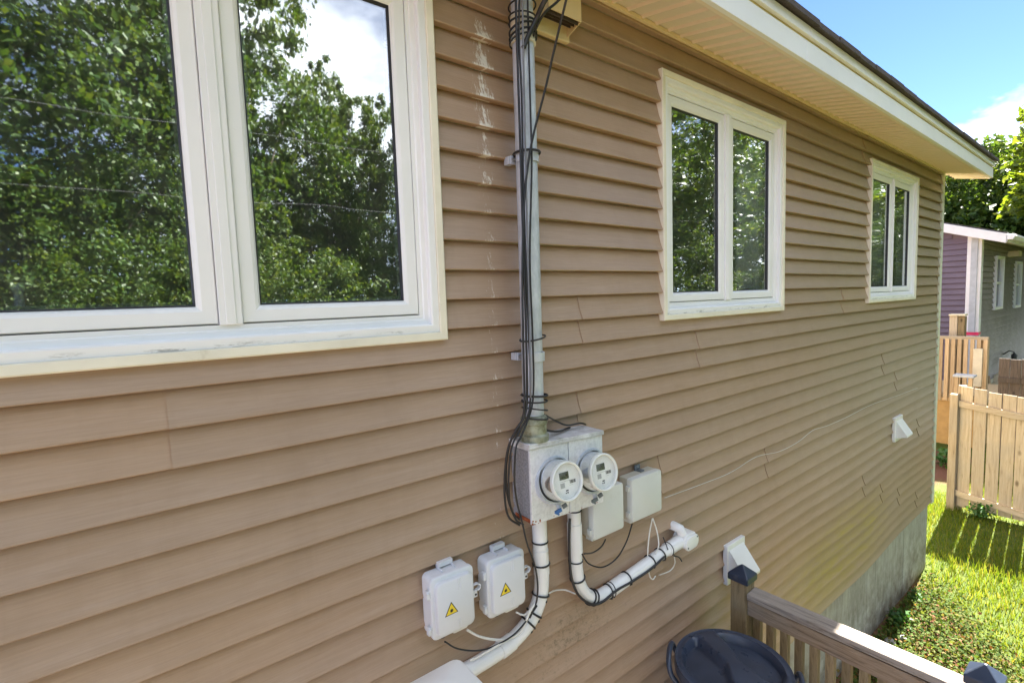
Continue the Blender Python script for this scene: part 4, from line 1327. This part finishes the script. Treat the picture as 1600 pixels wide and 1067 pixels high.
for ya, yb_ in ((e0, ry), (9.4, ry)):
    za, zb2 = (roofz(e0), roofz(ry)) 
    mb.hexa([(NX - .35, ya, za - .03), (30.4, ya, za - .03), (30.4, yb_, zb2 - .03), (NX - .35, yb_, zb2 - .03), (NX - .35, ya, za + .015), (30.4, ya, za + .015), (30.4, yb_, zb2 + .015), (NX - .35, yb_, zb2 + .015)])
p.append(mb.build('roof', 'roof_dark'))
mb = MB()
mb.hexa([(NX - .37, e0, ez), (NX - .335, e0, ez), (NX - .335, ry, ez + (ry - e0) * .345), (NX - .37, ry, ez + (ry - e0) * .345), (NX - .37, e0, ez + .21), (NX - .335, e0, ez + .21), (NX - .335, ry, roofz(ry) - .02), (NX - .37, ry, roofz(ry) - .02)])
p.append(mb.build('rake_board', 'n_white', bevel=.006))
p.append(MB().box((NX - .33, e0 - .02, ez + .03), (30.4, e0 + .03, ez + .20)).build('fascia_board', 'n_white', bevel=.006))
mb = MB()
rs = []
for xx in (NX - .4, 30.4):
    rs.append([(xx, e0 - .13, ez + .19), (xx, e0 - .15, ez + .14), (xx, e0 - .11, ez + .07), (xx, e0 - .022, ez + .07), (xx, e0 - .022, ez + .19)])
p.append(mb.rings(rs).build('gutter', 'n_white', bevel=.004))
mb = MB()
mb.hexa([(NX - .33, e0 + .03, ez + .03), (30, e0 + .03, ez + .03), (30, NY + .02, 4.42), (NX - .33, NY + .02, 4.42), (NX - .33, e0 + .03, ez + .04), (30, e0 + .03, ez + .04), (30, NY + .02, 4.43), (NX - .33, NY + .02, 4.43)])
mb.hexa([(NX - .33, NY + .021, 4.42), (NX - .02, NY + .021, 4.42), (NX - .02, ry, rk(ry) - .02), (NX - .33, ry, rk(ry) - .02), (NX - .33, NY + .021, 4.43), (NX - .02, NY + .021, 4.43), (NX - .02, ry, rk(ry) - .01), (NX - .33, ry, rk(ry) - .01)])
p.append(mb.build('soffit', 'soffit'))
p.append(MB().lathe([(.05, -.3), (.05, .25), (.07, .26), (.07, .3)], (17.2, 3.2, roofz(3.2)), (0, 0, 1), 12).build('roof_vent', 'metal_dark'))
p.append(MB().box((19.55, .80, 4.05), (19.95, 1.04, 4.2)).build('eave_block', 'n_cream', bevel=.01))
adopt(nb, *p)
for a, b, z0, z1 in holes:
    w = loops(a - .07, b + .07, z0 - .07, z1 + .07, [(0, NY + .02), (0, NY - .075), (.06, NY - .075), (.075, NY - .02), (.075, NY + .02)]).build('window', 'n_white')
    zm = (z0 + z1) / 2
    k1 = MB().box((a + .006, NY + .021, z0 + .006), (b - .006, NY + .028, z1 - .006)).build('pane', 'dark_pane')
    k2 = MB().box((a + .006, NY - .03, zm - .03), (b - .006, NY + .018, zm + .03)).build('meeting_rail', 'n_white')
    k3 = MB().box((a + .01, NY + .03, z0), (b - .01, NY + .045, zm)).build('screen', 'metal_dark')
    for q in (k1, k2, k3): q.parent = w
    adopt(nb, w)
# neighbour's raised porch with slatted railing
por = empty('porch', (14.2, 2.0, 0), 'raised porch with pale wooden slat railing on a tan base wall', 'porch')
p = [MB().box((13.53, .52, -.1), (15.95, 4.6, .88)).build('base_wall', 'n_tan'), MB().box((13.48, .47, .885), (15.97, 4.65, .95)).build('floor', 'tan_wood')]
p.append(MB().box((13.46, .46, 2.19), (13.56, 4.6, 2.255)).build('top_rail', 'fence_rail_wood', bevel=.006))
p.append(MB().box((13.50, .46, .96), (13.55, 4.6, 1.03)).build('bottom_rail', 'fence_rail_wood', bevel=.006))
y = .50
s0 = None
while y < 3.4:
    if s0 is None:
        s0 = MB().box((-.02, -.032, .90), (.02, .032, 2.20)).build('slat', 'tan_wood', bevel=.004)
        s0.location = (13.475, y, 0)
        o = s0
    else: o = copy_obj(s0, None, (13.475, y, 0))
    p.append(o)
    y += .098
p.append(MB().box((13.55, .47, .96), (13.66, .58, 2.24)).build('post', 'tan_wood', bevel=.006))
p.append(MB().box((13.40, .53, 1.25), (13.45, .67, 2.02)).build('shutter_board', 'n_cream', bevel=.006))
adopt(por, *p)
dp = empty('log_post', (13.8, 1.0, .95), 'squat rough timber post standing on the slatted porch', 'post')
a1 = MB().box((13.75, .99, .95), (13.95, 1.12, 2.66)).build('face_board', 'fence_wood', bevel=.01)
a2 = MB().box((13.76, .875, .95), (13.95, .985, 2.65)).build('side_board', 'rail_wood_z', bevel=.01)
a3 = MB().box((13.72, .865, 2.662), (13.98, 1.13, 2.70)).build('cap_board', 'n_cream', bevel=.006)
adopt(dp, a1, a2, a3)
sh = empty('shelf', (12.9, .65, 1.2), 'small grey topped wooden shelf behind the fence boards', 'shelf')
a1 = MB().box((12.8, .55, 1.50), (13.1, .86, 1.54)).build('shelf_top', 'planter_grey', bevel=.004)
a2 = MB().box((12.82, .57, 0), (12.90, .63, 1.498)).build('leg', 'tan_wood')
a3 = MB().box((12.82, .78, 0), (12.90, .84, 1.498)).build('leg', 'tan_wood')
adopt(sh, a1, a2, a3)
# lantern on the neighbour's wall, stair stringers, dark board gate
ln = empty('wall_lantern', (19.5, .9, 1.2), 'small black lantern on the grey wall of the neighbouring house', 'lantern')
a1 = MB().lathe([(.05, 0), (.055, .02), (.06, .16), (.075, .165), (.02, .24), (.01, .26)], (19.5, .80, 1.12), (0, 0, 1), 8).build('cage', 'metal_dark')
a2 = MB().lathe([(.045, .025), (.052, .155)], (19.5, .80, 1.12), (0, 0, 1), 12).build('glass', 'lamp_glass')
a3 = MB().tube([(19.5, 1.03, 1.30), (19.5, .9, 1.42), (19.5, .80, 1.38)], .014, 8).build('arm', 'metal_dark')
adopt(ln, a1, a2, a3)
st = empty('side_stairs', (17.2, .6, 0), 'cream painted stair flank at the foot of the neighbouring wall', 'stairs')
q = []
for i in range(4):
    q.append(MB().box((16.4 + i * .62, .30, -.1), (16.4 + (i + 1) * .62 - .003, 1.03, .35 + i * .17)).build('step', 'n_cream', bevel=.01))
for i in range(2):
    x = 16.55 + i * .7
    q.append(MB().prism([(x, .36 + i * .17), (x + .42, .36 + i * .17), (x, .80 + i * .17)], .96, 1.02).build('stringer', 'tan_wood'))
adopt(st, *q)
gt = empty('dark_gate', (12.6, -.3, 0), 'dark weathered board gate behind the pale fence', 'gate')
q = []
y = .18
while y > -1.9:
    q.append(MB().box((12.6, y - .14, .05), (12.63, y, 1.93 + rng.uniform(-.01, .01))).build('board', 'dark_wood', bevel=.003))
    y -= .146
q.append(MB().box((12.56, -1.9, 1.5), (12.598, .18, 1.59)).build('rail', 'dark_wood'))
adopt(gt, *q)

# ---------------------------------------------------------------- foliage
def quads_obj(name, V, n, mat, parent=None):         # V: (n*4,3) array of separate quads
    me = bpy.data.meshes.new(name)
    me.vertices.add(n * 4)
    me.vertices.foreach_set('co', V.astype(np.float32).ravel())
    me.loops.add(n * 4)
    me.loops.foreach_set('vertex_index', np.arange(n * 4, dtype=np.int32))
    me.polygons.add(n)
    me.polygons.foreach_set('loop_start', np.arange(0, n * 4, 4, dtype=np.int32))
    me.update(calc_edges=True)
    me.materials.append(M[mat])
    o = bpy.data.objects.new(name, me)
    col.objects.link(o)
    if parent: o.parent = parent
    return o
def leaf_quads(R, P, size, upbias=.5, aspect=.55, droop=.3):
    n = len(P)
    d = R.normal(size=(n, 3))
    d[:, 2] -= droop
    d /= np.linalg.norm(d, axis=1)[:, None]
    nn = R.normal(size=(n, 3))
    nn[:, 2] += upbias * 2
    s = np.cross(d, nn)
    s /= np.linalg.norm(s, axis=1)[:, None] + 1e-9
    nrm = np.cross(s, d)
    L = (size * R.uniform(.6, 1.3, n))[:, None]
    V = np.empty((n, 4, 3))
    V[:, 0] = P - d * L * .5
    V[:, 1] = P + s * L * aspect * .5 - d * L * .05 + nrm * L * .08
    V[:, 2] = P + d * L * .5
    V[:, 3] = P - s * L * aspect * .5 - d * L * .05 + nrm * L * .08
    return V.reshape(-1, 3), n
def crown_points(R, lobes, n, clump):
    # lobes: (centre, radii, weight); leaves gather in clumps near each lobe's outside
    w = np.array([l[2] for l in lobes], float)
    out = []
    for (c, r, ww) in lobes:
        m = int(n * ww / w.sum())
        k = max(6, m // clump)
        u = R.normal(size=(k, 3))
        u /= np.linalg.norm(u, axis=1)[:, None]
        rad = R.uniform(.45, 1.0, k) ** .5
        cc = np.array(c) + u * rad[:, None] * np.array(r)
        pk = cc[R.integers(0, k, m)]
        sg = np.array([.15, .15, .10]) * max(r) / 1.6
        out.append(pk + R.normal(size=(m, 3)) * sg)
    return np.concatenate(out)
def tree_meshes(seed, h, crown_r, n, size, mat, base=.22, lobes_n=13, clump=34, wid=1.0):
    R = np.random.default_rng(seed)
    tr = MB()
    pts = [(0, 0, -.3)]
    for i in range(1, 7): pts.append((R.normal() * .06 * h / 8, R.normal() * .06 * h / 8, h * .82 * i / 6))
    tr.tube(spline(pts, 4), [max(.02, .026 * h * (1 - .92 * i / 24)) for i in range(25)], 9)
    lobes = []
    for i in range(lobes_n):
        u = i / (lobes_n - 1)
        z = h * (base + (.93 - base) * u)
        env = crown_r * wid * (math.sin(math.pi * min(1, .16 + .84 * (1 - u) ** .85)) * .75 + .12)
        a = i * 2.4 + R.uniform(-.4, .4)
        c = (math.cos(a) * env * .62, math.sin(a) * env * .62, z)
        rr = max(.5, env * R.uniform(.55, .8))
        lobes.append((c, (rr, rr, rr * .72), rr ** 2))
        k = max(1, min(5, int(6 * (z / (h * .82)) - 1.5)))
        b = Vector(pts[k])
        e = Vector(c)
        tr.tube([b, b.lerp(e, .5) + Vector((0, 0, .12 * h * .1)), e], [.010 * h * (1 - .5 * u), .006 * h * (1 - .5 * u), .004], 6)
    P = crown_points(R, lobes, n, clump)
    P = P[P[:, 2] > .15]
    V, n = leaf_quads(R, P, size)
    me_t = tr
    return me_t, V, n
class TreeKind:
    def __init__(s, *a, **k):
        s.tr, s.V, s.n = tree_meshes(*a, **k)
        s.mat = a[5]
        s.t = s.c = None
    def place(s, loc, rot, sc, label, cat='tree', name='tree', group='trees across the yard'):
        e = empty(name, loc, label, cat, group)
        e.rotation_euler = (0, 0, rot)
        e.scale = (sc, sc, sc) if isinstance(sc, (int, float)) else sc
        if s.t is None:
            s.t = s.tr.build('trunk', 'bark', None, True)
            s.c = quads_obj('crown', s.V, s.n, s.mat)
            s.t.parent = s.c.parent = e
        else:
            copy_obj(s.t, e)
            copy_obj(s.c, e)
        return e
KA = TreeKind(1, 10.0, 3.2, 36000, .13, 'leaf_mid', lobes_n=17, clump=80)
KB = TreeKind(2, 9.0, 2.2, 26000, .12, 'leaf_mid', base=.15, lobes_n=17, clump=80)
KC = TreeKind(3, 5.2, 1.9, 24000, .085, 'leaf_mid', base=.10, lobes_n=11, clump=50)
KD = TreeKind(4, 9.5, 4.2, 52000, .115, 'leaf_deep', base=.15, lobes_n=16, clump=90)
KE = TreeKind(14, 9.5, 4.4, 42000, .24, 'leaf_mid', base=.15, lobes_n=20, clump=50)
G = 'trees across the yard seen in the window glass'
for i, (k, x, y, rot, sc, lab) in enumerate([
    (KD, -2.6, -12.5, .3, 1.25, 'tall leafy tree reflected at the left edge of the large window'),
    (KD, 1.0, -14.0, 2.0, 1.12, 'tall leafy tree reflected in the middle of the left pane'),
    (KD, -.6, -10.5, 1.0, .66, 'dense dark tree reflected low in the left pane'),
    (KB, 2.2, -12.2, 4.0, (1.0, 1.0, 1.50), 'tallest narrow tree reflected at the left of the second pane'),
    (KB, 5.0, -13.0, 1.2, (.72, .72, 1.17), 'slender tree standing against the sky in the second pane reflection'),
    (KB, 6.4, -13.6, 5.2, (.75, .75, 1.13), 'slim tree reflected at the right of the second pane'),
    (KA, 4.4, -14.5, 2.6, .78, 'broad lower tree reflected behind the slender one'),
    (KD, 6.8, -11.5, .5, .62, 'dark low tree reflected at the lower right of the second pane'),
    (KA, 10.2, -10.8, 1.7, 1.05, 'leafy tree standing between the trees of the large and middle windows'),
    (KA, 13.5, -8.5, 3.1, 1.15, 'broad tree reflected in the left half of the middle window'),
    (KD, 18.5, -9.0, .6, 1.15, 'dark spreading tree reflected in the right half of the middle window'),
    (KA, 24.5, -9.5, 5.4, 1.15, 'leafy tree reflected at the right edge of the middle window'),
    (KD, 32.0, -8.5, 2.2, 1.1, 'dark spreading tree reflected in the left pane of the far window'),
    (KA, 39.0, -9.0, 4.4, 1.1, 'leafy tree reflected in the right pane of the far window'),
    (KB, 46.0, -9.5, .9, 1.3, 'tall tree at the end of the row reflected in the far window')]):
    k.place((x, y, 0), rot, sc, lab, group=G)
G2 = 'bushes across the yard seen in the window glass'
for x, y, rot, sc, lab in [(-1.3, -9.2, .2, .92, 'bright bush reflected at the bottom left of the large window'), (1.3, -9.0, 1.9, .90, 'bright bush reflected below the left pane trees'), (2.4, -9.6, 3.0, 1.0, 'bright bush reflected at the lower left of the second pane'),
                           (4.6, -10.2, 4.1, .84, 'bright bush reflected at the lower right of the second pane'), (11.5, -6.6, 5.0, 1.0, 'bright bush reflected low in the middle window left pane'), (16.0, -6.8, .8, 1.05, 'bright bush reflected low in the middle window right pane'),
                           (28.0, -6.4, 2.2, 1.1, 'bright bush reflected low in the far window left pane'), (33.5, -6.4, 3.6, 1.15, 'bright bush reflected low in the far window right pane')]:
    KC.place((x, y, 0), rot, sc, lab, 'bush', 'bush', G2)
# trees behind the neighbouring house and the branch at the right of the picture
KE.place((27.5, 4.0, 0), 1.0, .92, 'dark maple crown rising right behind the neighbouring roof', group='maples beyond the houses')
KE.place((30.0, 6.6, 0), 2.3, .95, 'dark maple crown directly above the purple gable', group='maples beyond the houses')
KE.place((35.0, 2.5, 0), 5.3, 1.05, 'dark maple filling the gap between the two nearer crowns', group='maples beyond the houses')
KE.place((33.0, 7.5, 0), 3.0, 1.05, 'dark maple further back, showing beside the house corner', group='maples beyond the houses')
KE.place((31.0, -1.0, 0), 4.4, 1.0, 'dark maple at the edge of the picture behind the gutter end', group='maples beyond the houses')
KM = TreeKind(9, 11.5, 3.0, 16000, .25, 'leaf_bright', base=.36, lobes_n=15)
KM.place((20.5, -1.45, 0), .4, (1.0, 1.0, .82), 'sunlit yellow green maple whose leaves reach in from the picture edge', group='maples beyond the houses')

# lawn: individual blades, ground cover near the foundation
R = np.random.default_rng(42)
def in_yard(x, y):
    ok = ((x < 7.30) & (y < -.03)) | ((x >= 7.30) & (y < 3.2))
    deckm = (x < 2.75) & (y > -3.1)
    return ok & ~deckm
n = 120000
x = R.uniform(2.8, 13.3, n)
y = R.uniform(-3.6, 2.8, n)
lim = 6.85 + 1.25 * y + R.normal(size=n) * .25
keep = in_yard(x, y) & ((x > lim) | (R.random(n) < .18)) & ~((x > 10.2) & (y > .4))
x, y = x[keep], y[keep]
n = len(x)
z = np.array([gz(a, b) for a, b in zip(x, y)])
hgt = R.uniform(.03, .09, n) * (1 + .5 * np.sin(2.1 * x + 1.3) * np.sin(3.3 * y))
an = R.uniform(0, 2 * np.pi, n)
lx, ly = np.cos(an) * hgt * R.uniform(.1, .7, n), np.sin(an) * hgt * R.uniform(.1, .7, n)
wx, wy = -np.sin(an + R.normal(size=n) * .8) * .0045, np.cos(an + R.normal(size=n) * .8) * .0045
V = np.empty((n, 4, 3))
V[:, 0] = np.stack([x - wx, y - wy, z - .01], 1)
V[:, 1] = np.stack([x + wx, y + wy, z - .01], 1)
V[:, 2] = np.stack([x + lx + wx * .25, y + ly + wy * .25, z + hgt], 1)
V[:, 3] = np.stack([x + lx - wx * .25, y + ly - wy * .25, z + hgt], 1)
g = quads_obj('grass', V.reshape(-1, 3), n, 'grass_blade')
tag(g, 'bright green lawn grass beside the house', 'grass', kind='stuff')
n = 70000
x = R.uniform(3.0, 8.2, n)
y = R.uniform(-2.0, -.03, n)
lim = 6.95 + 1.25 * y + R.normal(size=n) * .22
keep = (R.random(n) < .8) & (x < lim)
x, y = x[keep], y[keep]
P = np.stack([x, y, np.array([gz(a, b) for a, b in zip(x, y)]) + R.gamma(2.0, .020, len(x))], 1)
V, n = leaf_quads(R, P, .032, 1.4, .75, 0)
g = quads_obj('ground_cover', V, n, 'cover_leaf')
tag(g, 'pale leafy ground cover and fallen leaves along the foundation', 'ground cover', kind='stuff')
# a few weeds at the foundation and the fence foot
for i, (x, y, s, lab) in enumerate([(5.75, -.10, .62, 'green weed growing against the concrete foundation'), (6.35, -.09, .45, 'smaller green weed at the foundation near the corner'), (9.36, -.12, .8, 'leafy weed at the foot of the pale fence'),
                                    (11.6, .75, 1.2, 'green weed beside the tan porch wall'), (4.6, -1.55, 1.0, 'leafy weed in the ground cover behind the railing post')]):
    e = empty('weed', (x, y, gz(x, y)), lab, 'plant', 'weeds in the yard')
    m = 130
    P = R.normal(size=(m, 3)) * np.array([.10, .07, .07]) * s + np.array([0, -.02, .13]) * s
    P[:, 2] = np.abs(P[:, 2])
    V, m = leaf_quads(R, P, .075 * s, .9, .7, 0)
    quads_obj('leaves', V, m, 'weed_leaf', e)
    mb = MB()
    for k in range(7):
        a = k * .9
        mb.tube([(0, 0, -.02), (.03 * math.cos(a) * s, .02 * math.sin(a) * s, .08 * s), (.08 * math.cos(a) * s, .05 * math.sin(a) * s, .17 * s)], .003, 5)
    s_ = mb.build('stem', 'weed_leaf')
    s_.parent = e
st_ = []
for i, (x, y, r) in enumerate([(5.35, -.14, .055), (5.5, -.2, .04), (5.25, -.24, .035)]):
    mb = MB()
    rs = []
    for k in range(6):
        ph = math.pi * (k + .5) / 6
        rs.append([(x + r * math.sin(ph) * math.cos(q) * (1 + .15 * math.sin(3 * q + i)), y + r * .8 * math.sin(ph) * math.sin(q), .02 + r * .6 * math.cos(ph) * (1 + .1 * math.cos(2 * q))) for q in [2 * math.pi * j / 10 for j in range(10)]])
    o = mb.rings(rs).build('stone', 'stone', None, True)
    tag(o, ['larger grey stone lying at the foot of the foundation', 'grey stone just in front of the foundation', 'smallest grey stone in the ground cover'][i], 'stone', 'stones by the foundation')
# overhead wires across the yard, seen in the glass
for i, (y, z0, z1, r, lab) in enumerate([(-5.6, 5.6, 6.6, .003, 'upper overhead wire crossing the reflected trees'), (-5.2, 4.7, 5.5, .0025, 'lower overhead wire crossing the reflected trees')]):
    pts = [(-9 + 24 * u, y - 1.0 * u, z0 + (z1 - z0) * u - .35 * math.sin(math.pi * u)) for u in [k / 16 for k in range(17)]]
    tag(MB().tube(pts, r, 6).build('overhead_wire', 'wire_grey', None, True), lab, 'wire', 'overhead wires')
